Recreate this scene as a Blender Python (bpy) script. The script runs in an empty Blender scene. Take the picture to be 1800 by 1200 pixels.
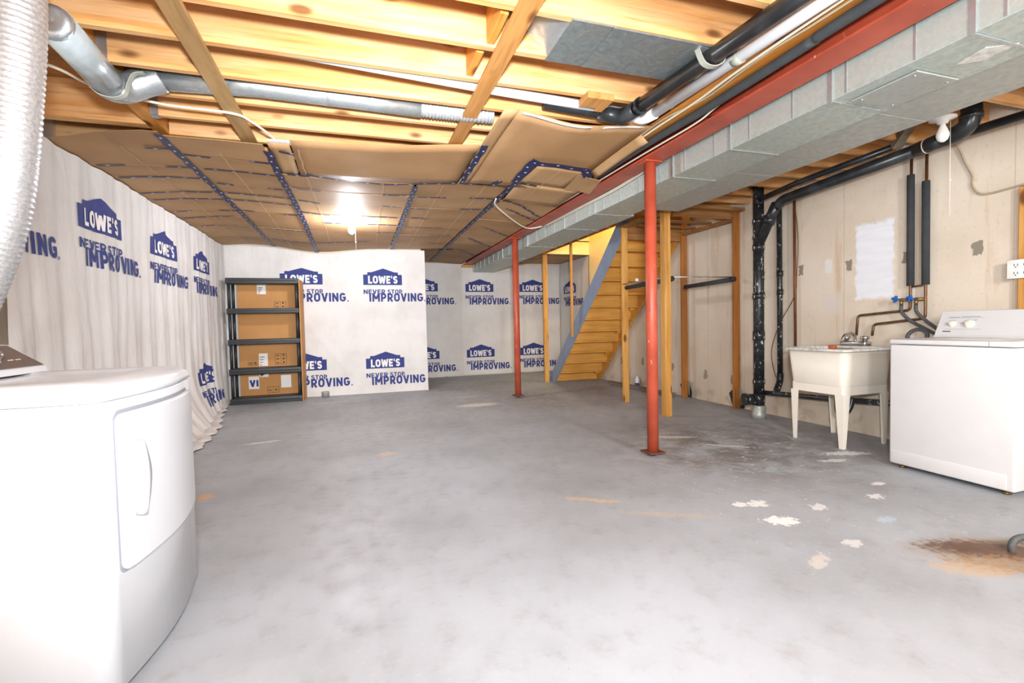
import bpy, bmesh, math, random
from mathutils import Vector, Matrix, noise
random.seed(7)
S = bpy.context.scene
COL = S.collection
PI = math.pi

# ------------------------------------------------------------------ camera, world, lights, exposure
cam_d = bpy.data.cameras.new('camera'); cam = bpy.data.objects.new('camera', cam_d); COL.objects.link(cam)
cam_d.sensor_width = 36.0; cam_d.lens = 16.748; cam_d.clip_start = 0.02
yaw, pit, rol = .31313, -.03639, -.02159
fw = Vector((math.sin(yaw)*math.cos(pit), math.cos(yaw)*math.cos(pit), math.sin(pit)))
rr = Vector((math.cos(yaw), -math.sin(yaw), 0)); uu = rr.cross(fw)
cr, sr = math.cos(rol), math.sin(rol)
r2 = rr*cr + uu*sr; u2 = uu*cr - rr*sr
mw = Matrix((r2, u2, -fw)).transposed().to_4x4(); mw.translation = (0, 0, 1.07)
cam.matrix_world = mw
S.camera = cam

w = bpy.data.worlds.new('world'); S.world = w; w.use_nodes = True
w.node_tree.nodes['Background'].inputs[0].default_value = (1, 1, 1, 1)
w.node_tree.nodes['Background'].inputs[1].default_value = 0.0
S.view_settings.view_transform = 'Standard'; S.view_settings.look = 'None'
S.view_settings.gamma = 1.0; S.view_settings.use_curve_mapping = False
S.view_settings.exposure = 0.28
S.cycles.use_adaptive_sampling = True; S.cycles.adaptive_threshold = .05
S.cycles.max_bounces = 5; S.cycles.diffuse_bounces = 4; S.cycles.glossy_bounces = 3; S.cycles.transmission_bounces = 2
S.cycles.caustics_reflective = False; S.cycles.caustics_refractive = False

def point_light(name, loc, power, radius, col=(1, 1, 1)):
    d = bpy.data.lights.new(name, 'POINT'); d.energy = power; d.shadow_soft_size = radius; d.color = col
    o = bpy.data.objects.new(name, d); COL.objects.link(o); o.location = loc
    return o
def spot_light(name, loc, target, power, radius, ang, col):
    d = bpy.data.lights.new(name, 'SPOT'); d.energy = power; d.shadow_soft_size = radius; d.color = col
    d.spot_size = math.radians(ang); d.spot_blend = 1.0
    o = bpy.data.objects.new(name, d); COL.objects.link(o); o.location = loc
    o.rotation_euler = (Vector(target)-Vector(loc)).to_track_quat('-Z', 'Y').to_euler()
    return o
spot_light('camera_flash', (0.05, -0.12, 1.36), (1.9, 6.0, 2.3), 400, .10, 150, (.90, .95, 1.0))
spot_light('added_far_fill', (0.05, -0.12, 1.42), (1.1, 8.0, 1.75), 850, .10, 66, (.92, .96, 1.0))  # narrow fill spot, added to brighten the far end of the room
point_light('added_rear_fill', (0.3, -1.35, 2.05), 230, .18, (.90, .95, 1.0))  # fill light added behind the camera to brighten the near room
point_light('added_right_fill', (2.3, -1.0, 1.95), 230, .18, (.90, .95, 1.0))  # another unseen fill added behind the camera, brightens the right side
point_light('stairwell_lamp', (3.9, 6.9, 3.75), 60, .08, (1.0, .80, .42))
BULB_EMIT = 980.0

# ------------------------------------------------------------------ helpers
def lin(h):
    h = h.lstrip('#'); o = []
    for i in (0, 2, 4):
        c = int(h[i:i+2], 16)/255
        o.append(c/12.92 if c <= .04045 else ((c+.055)/1.055)**2.4)
    return (*o, 1)

class G:
    def __init__(s): s.v = []; s.f = []; s.sm = []; s.uv = None
    def add(s, vs, fs, smooth=False):
        b = len(s.v); s.v += [Vector(p) for p in vs]
        for f in fs: s.f.append([i+b for i in f]); s.sm.append(smooth)
        return s
    def box(s, x0, x1, y0, y1, z0, z1):
        return s.add([(x0,y0,z0),(x1,y0,z0),(x1,y1,z0),(x0,y1,z0),(x0,y0,z1),(x1,y0,z1),(x1,y1,z1),(x0,y1,z1)],
                     [(3,2,1,0),(4,5,6,7),(0,1,5,4),(1,2,6,5),(2,3,7,6),(3,0,4,7)])
    def rbox(s, x0, x1, y0, y1, z0, z1, r=.005, seg=2, smooth=True):
        bm = bmesh.new(); bmesh.ops.create_cube(bm, size=1)
        for v in bm.verts: v.co = Vector(((x0+x1)/2+v.co.x*(x1-x0), (y0+y1)/2+v.co.y*(y1-y0), (z0+z1)/2+v.co.z*(z1-z0)))
        bmesh.ops.bevel(bm, geom=list(bm.edges), offset=r, segments=seg, profile=.5, affect='EDGES')
        bm.verts.index_update()
        s.add([v.co.copy() for v in bm.verts], [[v.index for v in f.verts] for f in bm.faces], smooth)
        bm.free(); return s
    def bar(s, p, q, w, h, up=(0,0,1)):
        p = Vector(p); q = Vector(q); d = (q-p).normalized(); up = Vector(up)
        a = d.cross(up)
        if a.length < 1e-4: a = d.cross(Vector((1,0,0)))
        a.normalize(); b = a.cross(d).normalized()
        vs = []
        for c in (p, q):
            for i, j in ((-1,-1),(1,-1),(1,1),(-1,1)): vs.append(c + a*(w/2*i) + b*(h/2*j))
        return s.add(vs, [(0,1,2,3),(7,6,5,4),(0,4,5,1),(1,5,6,2),(2,6,7,3),(3,7,4,0)])
    def tube(s, pts, r, n=12, cap=True, smooth=True):
        pts = [Vector(p) for p in pts]; m = len(pts)
        rs = list(r) if hasattr(r, '__len__') else [r]*m
        T = []
        for i in range(m):
            t = (pts[min(i+1, m-1)] - pts[max(i-1, 0)])
            T.append(t.normalized() if t.length > 1e-9 else Vector((0,0,1)))
        a = T[0].cross(Vector((0,0,1)))
        if a.length < .05: a = T[0].cross(Vector((1,0,0)))
        a.normalize(); vs = []; fs = []
        for i in range(m):
            a = (a - T[i]*a.dot(T[i])).normalized(); b = T[i].cross(a)
            for k in range(n):
                t = 2*PI*k/n; vs.append(pts[i] + (a*math.cos(t) + b*math.sin(t))*rs[i])
        for i in range(m-1):
            for k in range(n):
                k2 = (k+1) % n; fs.append((i*n+k, i*n+k2, (i+1)*n+k2, (i+1)*n+k))
        s.add(vs, fs, smooth)
        if cap:
            b = len(s.v) - m*n
            s.f.append([b+k for k in reversed(range(n))]); s.sm.append(False)
            s.f.append([b+(m-1)*n+k for k in range(n)]); s.sm.append(False)
        return s
    def lathe(s, prof, c, axis=(0,0,1), n=20, smooth=True):
        ax = Vector(axis).normalized(); c = Vector(c)
        a = ax.cross(Vector((1,0,0)))
        if a.length < .1: a = ax.cross(Vector((0,1,0)))
        a.normalize(); b = ax.cross(a); vs = []; fs = []
        for (r, h) in prof:
            for k in range(n):
                t = 2*PI*k/n; vs.append(c + ax*h + (a*math.cos(t)+b*math.sin(t))*max(r, 1e-4))
        m = len(prof)
        for i in range(m-1):
            for k in range(n):
                k2 = (k+1) % n; fs.append((i*n+k, i*n+k2, (i+1)*n+k2, (i+1)*n+k))
        fs.append([k for k in reversed(range(n))]); fs.append([(m-1)*n+k for k in range(n)])
        return s.add(vs, fs, smooth)
    def prism(s, pts, ext):
        pts = [Vector(p) for p in pts]; e = Vector(ext); n = len(pts)
        fs = [list(reversed(range(n))), [n+i for i in range(n)]]
        for i in range(n): j = (i+1) % n; fs.append((i, j, n+j, n+i))
        return s.add(pts + [p+e for p in pts], fs)
    def loft(s, rings, cap0=True, cap1=True, smooth=True):
        n = len(rings[0]); vs = [p for r in rings for p in r]; fs = []
        for i in range(len(rings)-1):
            for k in range(n):
                k2 = (k+1) % n; fs.append((i*n+k, i*n+k2, (i+1)*n+k2, (i+1)*n+k))
        if cap0: fs.append(list(reversed(range(n))))
        if cap1: fs.append([(len(rings)-1)*n+k for k in range(n)])
        return s.add(vs, fs, smooth)
    def grid(s, fn, us, vs_, smooth=True):
        nu, nv = len(us), len(vs_)
        return s.add([fn(a, b) for a in us for b in vs_],
                     [(i*nv+j, (i+1)*nv+j, (i+1)*nv+j+1, i*nv+j+1) for i in range(nu-1) for j in range(nv-1)], smooth)
    def sheet(s, fn, us, vs_, th, smooth=True):
        """closed thin sheet, thickness th downwards along -z of fn"""
        nu, nv = len(us), len(vs_); top = [Vector(fn(a, b)) for a in us for b in vs_]
        bot = [p + Vector((0, 0, -th)) for p in top]; n = nu*nv
        fs = []
        for i in range(nu-1):
            for j in range(nv-1):
                q = (i*nv+j, (i+1)*nv+j, (i+1)*nv+j+1, i*nv+j+1)
                fs.append(q); fs.append(tuple(n+k for k in reversed(q)))
        rim = [i*nv for i in range(nu)] + [(nu-1)*nv+j for j in range(1, nv)] + [i*nv+nv-1 for i in range(nu-2, -1, -1)] + [j for j in range(nv-2, 0, -1)]
        for k in range(len(rim)):
            a, b = rim[k], rim[(k+1) % len(rim)]; fs.append((b, a, n+a, n+b))
        return s.add(top+bot, fs, smooth)

def ribbon(pts, wdir, w, th):
    pts = [Vector(p) for p in pts]; wd = Vector(wdir).normalized(); rings = []
    for i, p in enumerate(pts):
        t = (pts[min(i+1, len(pts)-1)] - pts[max(i-1, 0)]).normalized(); n = t.cross(wd).normalized()
        rings.append([p+wd*w/2+n*th/2, p-wd*w/2+n*th/2, p-wd*w/2-n*th/2, p+wd*w/2-n*th/2])
    return G().loft(rings, smooth=False)
ORG = {}
def tag(o, label=None, cat=None, group=None, kind=None):
    if label: o['label'] = label
    if cat: o['category'] = cat
    if group: o['group'] = group
    if kind: o['kind'] = kind
    return o
def mk(name, g, mat, parent=None, label=None, cat=None, group=None, kind=None, fixn=True):
    v = g.v
    lo = Vector((min(p.x for p in v), min(p.y for p in v), min(p.z for p in v)))
    hi = Vector((max(p.x for p in v), max(p.y for p in v), max(p.z for p in v)))
    c = Vector(((lo.x+hi.x)/2, (lo.y+hi.y)/2, lo.z))
    me = bpy.data.meshes.new(name)
    me.from_pydata([tuple(p-c) for p in v], [], g.f)
    me.polygons.foreach_set('use_smooth', g.sm)
    if g.uv:
        ul = me.uv_layers.new(name='uv')
        for lp in me.loops: ul.data[lp.index].uv = g.uv[lp.vertex_index]
    if fixn:
        bm = bmesh.new(); bm.from_mesh(me); bmesh.ops.recalc_face_normals(bm, faces=bm.faces); bm.to_mesh(me); bm.free()
    if mat: me.materials.append(mat)
    o = bpy.data.objects.new(name, me); COL.objects.link(o)
    ORG[o] = c
    if parent: o.parent = parent; o.location = c - ORG[parent]
    else: o.location = c
    return tag(o, label, cat, group, kind)
def thing(name, label, cat, loc, group=None, kind=None):
    o = bpy.data.objects.new(name, None); COL.objects.link(o); o.location = loc; o.empty_display_size = .1
    ORG[o] = Vector(loc); return tag(o, label, cat, group, kind)
def clone(o, delta, parent=None):
    """copy one object (sharing mesh), moved by delta in world"""
    c = o.copy(); COL.objects.link(c); ORG[c] = ORG[o] + Vector(delta)
    c.parent = parent; c.location = ORG[c] - (ORG[parent] if parent else Vector((0,0,0)))
    return c
def clone_tree(o, delta, parent=None):
    c = clone(o, delta, parent)
    for ch in [x for x in ORG if x.parent == o]: clone_tree(ch, delta, c)
    return c
def arc(c, r, a0, a1, ax1, ax2, n=8):
    c = Vector(c); ax1 = Vector(ax1); ax2 = Vector(ax2)
    return [c + ax1*(r*math.cos(a0+(a1-a0)*i/n)) + ax2*(r*math.sin(a0+(a1-a0)*i/n)) for i in range(n+1)]
def bend(pts, r=.05, n=6):
    """polyline with rounded corners"""
    pts = [Vector(p) for p in pts]; out = [pts[0]]
    for i in range(1, len(pts)-1):
        a, b, c = pts[i-1], pts[i], pts[i+1]
        d1 = (a-b); d2 = (c-b); rr_ = min(r, d1.length*.49, d2.length*.49)
        p0 = b + d1.normalized()*rr_; p1 = b + d2.normalized()*rr_
        for k in range(n+1):
            t = k/n; out.append(p0*(1-t)**2 + b*2*t*(1-t) + p1*t*t)
    out.append(pts[-1]); return out
def smooth_path(pts, n=6):
    pts = [Vector(p) for p in pts]; out = []
    for i in range(len(pts)-1):
        p0, p1, p2, p3 = pts[max(i-1,0)], pts[i], pts[i+1], pts[min(i+2,len(pts)-1)]
        for k in range(n):
            t = k/n
            out.append(.5*((2*p1)+(p2-p0)*t+(2*p0-5*p1+4*p2-p3)*t*t+(3*p1-p0-3*p2+p3)*t**3))
    out.append(pts[-1]); return out
def lerp(a, b, t): return a+(b-a)*t
def sst(a, b, x):
    t = max(0, min(1, (x-a)/(b-a))); return t*t*(3-2*t)
def frange(a, b, n): return [a+(b-a)*i/n for i in range(n+1)]

# ------------------------------------------------------------------ materials
class NT:
    def __init__(s, name):
        s.m = bpy.data.materials.new(name); s.m.use_nodes = True; s.t = s.m.node_tree
        s.b = s.t.nodes['Principled BSDF']; s.out = s.t.nodes['Material Output']
    def n(s, typ, **kw):
        nd = s.t.nodes.new(typ)
        for k, v in kw.items(): setattr(nd, k, v)
        return nd
    def l(s, a, b): s.t.links.new(a, b)
    def set(s, sock, val):
        if hasattr(val, 'links') or hasattr(val, 'is_linked'): s.l(val, sock)
        else: sock.default_value = val
    def coord(s, which='Object'):
        return s.n('ShaderNodeTexCoord').outputs[which]
    def mapping(s, vec, scale=(1,1,1), loc=(0,0,0), rot=(0,0,0)):
        m = s.n('ShaderNodeMapping'); s.l(vec, m.inputs[0])
        s.set(m.inputs['Scale'], scale); s.set(m.inputs['Rotation'], rot); s.set(m.inputs['Location'], loc)
        return m.outputs[0]
    def noise(s, vec, scale=5, detail=4, rough=.55, dist=0):
        nd = s.n('ShaderNodeTexNoise'); s.l(vec, nd.inputs['Vector'])
        nd.inputs['Scale'].default_value = scale; nd.inputs['Detail'].default_value = detail
        nd.inputs['Roughness'].default_value = rough; nd.inputs['Distortion'].default_value = dist
        return nd.outputs[0]
    def vor(s, vec, scale=5, out='Distance', feature='F1'):
        nd = s.n('ShaderNodeTexVoronoi', feature=feature); s.l(vec, nd.inputs['Vector']); nd.inputs['Scale'].default_value = scale
        return nd.outputs[out]
    def math(s, op, a, b=0, c=0, clamp=False):
        nd = s.n('ShaderNodeMath', operation=op, use_clamp=clamp)
        s.set(nd.inputs[0], a); s.set(nd.inputs[1], b); s.set(nd.inputs[2], c); return nd.outputs[0]
    def ramp(s, fac, a, b, t0=0.0, t1=1.0, smooth=True):
        nd = s.n('ShaderNodeMapRange', interpolation_type='SMOOTHSTEP' if smooth else 'LINEAR')
        s.set(nd.inputs[0], fac); nd.inputs[1].default_value = a; nd.inputs[2].default_value = b
        nd.inputs[3].default_value = t0; nd.inputs[4].default_value = t1; return nd.outputs[0]
    def mix(s, fac, a, b, mode='MIX'):
        nd = s.n('ShaderNodeMix', data_type='RGBA', blend_type=mode)
        s.set(nd.inputs[0], fac); s.set(nd.inputs[6], a); s.set(nd.inputs[7], b); return nd.outputs[2]
    def bump(s, h, strength=.3, dist=.01):
        nd = s.n('ShaderNodeBump'); s.l(h, nd.inputs['Height'])
        nd.inputs['Strength'].default_value = strength; nd.inputs['Distance'].default_value = dist
        s.l(nd.outputs[0], s.b.inputs['Normal'])
    def base(s, c): s.set(s.b.inputs['Base Color'], c)
    def rough(s, r): s.set(s.b.inputs['Roughness'], r)
    def metal(s, r): s.set(s.b.inputs['Metallic'], r)
    def sep(s, vec):
        nd = s.n('ShaderNodeSeparateXYZ'); s.l(vec, nd.inputs[0]); return nd.outputs

def plain(name, hexc, rough=.5, metal=0, var=.12, scale=6, bump=0, bscale=60, spec=.5, dark='#000000'):
    k = NT(name); c = k.coord()
    if var:
        f = k.ramp(k.noise(c, scale, 5), .35, .75, 0, var)
        k.base(k.mix(f, lin(hexc), lin(dark)))
    else: k.base(lin(hexc))
    k.rough(rough); k.metal(metal)
    if bump: k.bump(k.noise(c, bscale, 3), bump, .004)
    return k.m

def wood(name, c0, c1, axis=0, dark='#7a4416', rough=.55, knots=True, darkamt=.5, stain=None, spec=.35):
    k = NT(name); c = k.coord()
    oi = k.n('ShaderNodeObjectInfo'); off = k.n('ShaderNodeCombineXYZ')
    sh = k.math('MULTIPLY', oi.outputs['Random'], 37.0)
    for i in range(3): k.l(sh, off.inputs[i])
    sc = [14, 14, 14]; sc[axis] = 1.1
    v = k.mapping(c, tuple(sc), off.outputs[0])
    g1 = k.noise(v, 1.3, 6, .6, .6); sc2 = [60, 60, 60]; sc2[axis] = 2.5
    g2 = k.noise(k.mapping(c, tuple(sc2), off.outputs[0]), 1.0, 4, .6)
    col = k.mix(k.ramp(g1, .3, .7), lin(c0), lin(c1))
    col = k.mix(k.ramp(g2, .5, .75, 0, .5), col, lin(dark))
    sc3 = [2.2, 2.2, 2.2]; sc3[axis] = .7
    broad = k.noise(k.mapping(c, tuple(sc3), off.outputs[0]), 1.0, 3)
    col = k.mix(k.ramp(broad, .5, .75, 0, darkamt), col, lin(dark), 'MULTIPLY' if False else 'MIX') if darkamt else col
    if knots:
        sk = [5, 5, 5]; sk[axis] = 2.2
        d = k.vor(k.mapping(c, tuple(sk), off.outputs[0]), 1.15)
        col = k.mix(k.ramp(d, .07, .19, .85, 0), col, lin('#5a2d10'))
    if stain: col = k.mix(k.ramp(k.noise(k.mapping(c, (1.2, 1.2, 1.2), off.outputs[0]), 2, 5), .55, .7, 0, .5), col, lin(stain))
    k.base(col); k.rough(rough); k.b.inputs['Specular IOR Level'].default_value = spec
    k.bump(g2, .12, .002)
    return k.m

def galv(name, hexc='#c3cec6', rough=.45, metal=.5, spang=55):
    k = NT(name); c = k.coord()
    d = k.vor(c, spang, 'Color'); s = k.sep(d)[0]
    col = k.mix(k.ramp(s, 0, 1, 0, .35, False), lin(hexc), lin('#8e9798'))
    stn = k.ramp(k.noise(c, 3, 5), .55, .75, 0, .35); col = k.mix(stn, col, lin('#9a8f7a'))
    k.base(col); k.metal(metal); k.rough(k.ramp(s, 0, 1, rough-.08, rough+.12, False))
    k.bump(k.noise(c, 4, 2), .12, .02)
    return k.m

def floor_mat():
    k = NT('painted_concrete_floor'); c = k.coord(); x, y, z = k.sep(c)
    n1 = k.noise(c, 1.1, 6, .6); n2 = k.noise(c, 9, 6, .65); n3 = k.noise(c, 45, 4, .6)
    col = k.mix(k.ramp(n1, .35, .7), lin('#a9aeb4'), lin('#979b9f'))
    col = k.mix(k.ramp(n2, .5, .75, 0, .35), col, lin('#86817b'))
    col = k.mix(k.ramp(n3, .55, .8, 0, .25), col, lin('#c3c4c6'))
    # worn zone between the sink and the near red post
    NB = k.noise(c, 4.5, 5, .62); NS = k.noise(c, 30, 5, .68)
    def blob(cx, cy, rx, ry, rot=0, edge=.35, nscale=6, namp=.9, seed=0):
        v = k.mapping(c, (1,1,1), (-cx, -cy, 0)); v = k.mapping(v, (1,1,1), (0,0,0), (0,0,-rot)); v = k.mapping(v, (1/rx, 1/ry, 0))
        ln = k.n('ShaderNodeVectorMath', operation='LENGTH'); k.l(v, ln.inputs[0])
        nz = NB if nscale < 8 else NS
        d = k.math('ADD', ln.outputs['Value'], k.math('MULTIPLY', k.math('SUBTRACT', nz, .5), namp*2))
        return k.ramp(d, 1-edge, 1, 1, 0)
    worn = blob(3.0, 3.3, 1.5, 1.5, 0, .9, 2.5, .5)
    stre = k.noise(k.mapping(c, (1,1,1), (0,0,0), (0,0,.5)), 3.2, 8, .7, .5)
    col = k.mix(k.math('MULTIPLY', worn, k.ramp(stre, .38, .60, 0, .8)), col, lin('#6f665e'))
    col = k.mix(k.math('MULTIPLY', worn, k.ramp(k.noise(k.mapping(c, (7, 22, 1), (0,0,0), (0,0,.35)), 1, 6, .7), .58, .64, 0, .8)), col, lin('#d9d6d2'))
    far = blob(2.6, 6.4, 2.2, 1.3, 0, .9, 2, .5)
    col = k.mix(k.math('MULTIPLY', far, k.ramp(n2, .4, .7, .12, .5)), col, lin('#7c756d'))
    # flaked paint and spills
    W = '#eceae6'
    for i, (cx, cy, rx, ry, ro, hx, am) in enumerate([
        (1.50, 6.18, .26, .12, .0, '#d8d4cb', .95), (1.53, 6.95, .17, .06, .1, '#c9c6bf', .7),
        (2.10, 1.93, .085, .05, -.3, W, .95), (2.18, 2.16, .06, .04, .2, W, .9), (2.07, 2.19, .05, .03, 0, W, .9),
        (2.45, 2.0, .05, .035, .4, W, .7), (3.14, 2.15, .045, .025, 0, W, .85), (3.62, 2.72, .16, .05, -.3, W, .8),
        (3.35, 2.62, .10, .03, -.2, W, .7), (2.9, 2.0, .05, .03, .3, W, .8), (2.62, 1.75, .06, .03, .1, '#b7cdd6', .6),
        (0.20, 4.12, .08, .05, 0, '#d9b79a', .55), (-.97, 3.5, .05, .06, 0, '#c9a37a', .8), (1.31, 2.56, .17, .025, -.6, '#d2b489', .6),
        (1.62, 2.2, .25, .03, -.5, '#c4b094', .4), (-.9, 5.0, .16, .03, .2, W, .5), (-.45, 7.3, .28, .02, .1, W, .6),
        (2.2, 1.62, .05, .03, 0, W, .5), (1.9, 1.55, .09, .03, .5, '#d8cfc0', .5), (2.75, 2.62, .07, .03, .3, '#a9c2cf', .5),
        (2.7, 3.7, .22, .04, -.4, '#dedcd8', .6), (2.95, 3.25, .18, .03, -.7, '#dedcd8', .55)]):
        col = k.mix(k.math('MULTIPLY', blob(cx, cy, rx*1.15, ry*1.15, ro, .2, 22, 1.5, i), am), col, lin(hx))
    fl = k.noise(k.mapping(c, (1, 1, 1), (4, 2, 0)), 30, 4, .7); reg = blob(2.6, 2.6, 1.9, 1.9, 0, .9, 2.5, .4)
    col = k.mix(k.math('MULTIPLY', k.ramp(fl, .62, .66, 0, .9), k.math('MULTIPLY', reg, k.ramp(NB, .42, .58))), col, lin(W))
    col = k.mix(k.ramp(k.noise(k.mapping(c, (1, 1, 1), (9, 5, 0)), 70, 3, .7), .70, .74, 0, .55), col, lin('#d5d6d6'))
    col = k.mix(k.ramp(k.noise(k.mapping(c, (1, 1, 1), (1, 8, 0)), 48, 3, .7), .71, .75, 0, .55), col, lin('#6d6a66'))
    # rust round the floor drain
    r0 = blob(2.72, 1.30, .46, .24, -.5, .5, 5, .55, 31)
    col = k.mix(k.math('MULTIPLY', r0, .78), col, lin('#96826b'))
    r1 = blob(2.70, 1.36, .34, .12, -.5, .5, 9, .7, 32)
    col = k.mix(k.math('MULTIPLY', r1, .95), col, lin('#5f4433'))
    r2_ = blob(2.62, 1.25, .30, .10, -.45, .3, 14, .9, 33)
    col = k.mix(k.math('MULTIPLY', r2_, k.ramp(n3, .42, .6, .1, .85)), col, lin('#a07d52'))
    r3 = blob(2.42, 1.28, .17, .07, -.5, .3, 16, .9, 34)
    col = k.mix(k.math('MULTIPLY', r3, .45), col, lin('#c4a67c'))
    k.base(col); k.rough(k.ramp(n2, .3, .7, .42, .62)); k.b.inputs['Specular IOR Level'].default_value = .35
    k.bump(n3, .08, .003)
    return k.m

def concrete_wall(name, right=False):
    k = NT(name); c = k.coord('Object'); geo = k.n('ShaderNodeNewGeometry'); p = geo.outputs['Position']; x, y, z = k.sep(p)
    n1 = k.noise(p, 1.3, 5); n2 = k.noise(p, 30, 5, .65)
    col = k.mix(k.ramp(n1, .3, .7), lin('#e3d6c5'), lin('#d4c5b1'))
    col = k.mix(k.ramp(n2, .55, .8, 0, .4), col, lin('#a8977f'))
    strk = k.noise(k.mapping(p, (1, 4, .35)), 2.2, 5, .6)
    col = k.mix(k.ramp(strk, .56, .75, 0, .45), col, lin('#b98d5a'))
    col = k.mix(k.ramp(k.vor(p, 14), .0, .06, .55, 0), col, lin('#6f6658'))
    lowd = k.math('MULTIPLY', k.ramp(z, 0, .35, 1, 0), k.ramp(k.noise(p, 6, 5), .5, .7, 0, .5))
    col = k.mix(lowd, col, lin('#8d7b68'))
    # joints between the pour forms
    m = k.math('FRACT', k.math('DIVIDE', k.math('ADD', y, .04), .61))
    ln = k.ramp(k.math('ABSOLUTE', k.math('SUBTRACT', m, .5)), .0, .012, 1, 0)
    col = k.mix(k.math('MULTIPLY', ln, .35), col, lin('#8f8171'))
    if right:
        dn = k.math('MULTIPLY', k.math('SUBTRACT', k.noise(p, 16, 4), .5), .085)
        def patch(cy, cz, ry, rz):
            a = k.math('ABSOLUTE', k.math('DIVIDE', k.math('SUBTRACT', k.math('ADD', y, dn), cy), ry))
            b = k.math('ABSOLUTE', k.math('DIVIDE', k.math('SUBTRACT', k.math('SUBTRACT', z, dn), cz), rz))
            return k.ramp(k.math('MAXIMUM', a, b), .85, 1.0, 1, 0)
        for i in range(-1, 5):
            col = k.mix(k.math('MULTIPLY', patch(2.30+.487*i+.012*math.sin(i*5), 1.555+.015*math.sin(i*3), .03, .055), .8), col, lin('#76705f'))
        for cy, cz in ((5.2, .35), (4.72, .33), (6.66, .42), (5.9, .4), (7.3, .4)):
            col = k.mix(k.math('MULTIPLY', patch(cy, cz, .035, .06), .7), col, lin('#7a7364'))
        wv = k.ramp(k.noise(k.mapping(p, (1, 1, 6)), 3, 4), .3, .7, 0, .35)
        white = k.mix(wv, lin('#eff1f6'), lin('#dcdde6'))
        col = k.mix(patch(3.04, 1.56, .175, .36), col, white)
        col = k.mix(k.math('MULTIPLY', patch(3.44, 1.20, .11, .11), .55), col, lin('#d9d2cc'))
        col = k.mix(k.math('MULTIPLY', patch(3.47, 1.56, .035, .07), .8), col, lin('#e6e4e2'))
    k.base(col); k.rough(.85); k.b.inputs['Specular IOR Level'].default_value = .2
    k.bump(n2, .25, .004)
    return k.m

def cloth_mat():
    k = NT('drop_cloth'); c = k.coord()
    n = k.noise(c, 2.0, 5); col = k.mix(k.ramp(n, .35, .75), lin('#dad7d4'), lin('#cdc9c5'))
    wv = k.noise(c, 420, 2); k.base(col); k.rough(.9); k.b.inputs['Specular IOR Level'].default_value = .1
    h = k.math('ADD', k.noise(k.mapping(c, (5, 5, 1.6)), 1.5, 5, .55, .6), k.math('MULTIPLY', wv, .03))
    k.bump(h, .8, .02)
    return k.m
def tape_mat(name, hexc, dots=True):
    k = NT(name); uv = k.coord('UV'); u, v, _ = k.sep(uv); c = k.coord()
    col = k.mix(k.ramp(k.noise(c, 25, 4), .5, .75, 0, .3), lin(hexc), lin('#2c3763'))
    if dots:
        a = k.math('ABSOLUTE', k.math('SUBTRACT', k.math('FRACT', k.math('DIVIDE', u, .125)), .5))
        a = k.math('DIVIDE', k.math('MULTIPLY', a, .125), .016); b = k.math('DIVIDE', k.math('SUBTRACT', v, k.math('ADD', .0, k.math('MULTIPLY', k.math('SUBTRACT', k.math('PINGPONG', k.math('FLOOR', k.math('DIVIDE', u, .125)), 1), .5), .016))), .009)
        d = k.math('ADD', k.math('MULTIPLY', a, a), k.math('MULTIPLY', b, b))
        col = k.mix(k.ramp(d, .7, 1.0, .85, 0), col, lin('#c9cfe2'))
    k.base(col); k.rough(.45); k.bump(k.noise(c, 30, 3), .3, .004)
    return k.m
def card_mat(name, a, b, axis=0):
    k = NT(name); c = k.coord(); col = k.mix(k.ramp(k.noise(c, 1.6, 5), .3, .7), lin(a), lin(b))
    col = k.mix(k.ramp(k.noise(c, 90, 3), .6, .75, 0, .2), col, lin('#d9b888'))
    k.base(col); k.rough(.62); k.b.inputs['Specular IOR Level'].default_value = .25
    wv = k.n('ShaderNodeTexWave', wave_type='BANDS', bands_direction='XYZ'[axis]); k.l(c, wv.inputs[0]); wv.inputs['Scale'].default_value = 40; wv.inputs['Distortion'].default_value = .3
    k.bump(wv.outputs[1], .05, .002)
    return k.m
def foil_mat():
    k = NT('crinkled_foil'); c = k.coord()
    n = k.noise(c, 90, 4, .6); k.base(k.mix(k.ramp(n, .3, .7), lin('#cbccce'), lin('#a6a8aa'))); k.metal(.55); k.rough(k.ramp(n, .3, .7, .30, .45)); k.bump(n, .25, .006)
    return k.m
def emit_mat(name, hexc, strength):
    k = NT(name); k.base(lin('#ffffff')); k.b.inputs['Emission Color'].default_value = lin(hexc); k.b.inputs['Emission Strength'].default_value = strength
    return k.m
def red_paint():
    k = NT('red_oxide_paint'); c = k.coord()
    col = k.mix(k.ramp(k.noise(c, 3, 5), .35, .7), lin('#b9523a'), lin('#9e4029'))
    sp = k.ramp(k.noise(k.mapping(c, (1, 1, .35)), 38, 3, .6), .70, .73, 0, .8)
    col = k.mix(sp, col, lin('#dba08c')); col = k.mix(k.ramp(k.noise(c, 14, 4), .7, .74, 0, .5), col, lin('#6a2f22'))
    k.base(col); k.rough(.45); k.bump(k.noise(c, 60, 3), .1, .002)
    return k.m
def black_pipe(name, sp=.0):
    k = NT(name); c = k.coord()
    col = k.mix(k.ramp(k.noise(c, 8, 4), .4, .75, 0, .5), lin('#202326'), lin('#4a4d50'))
    if sp: col = k.mix(k.ramp(k.noise(k.mapping(c, (1,1,.5)), 45, 3, .6), .62, .66, 0, sp), col, lin('#d8d8d6'))
    k.base(col); k.rough(.3)
    return k.m

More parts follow.
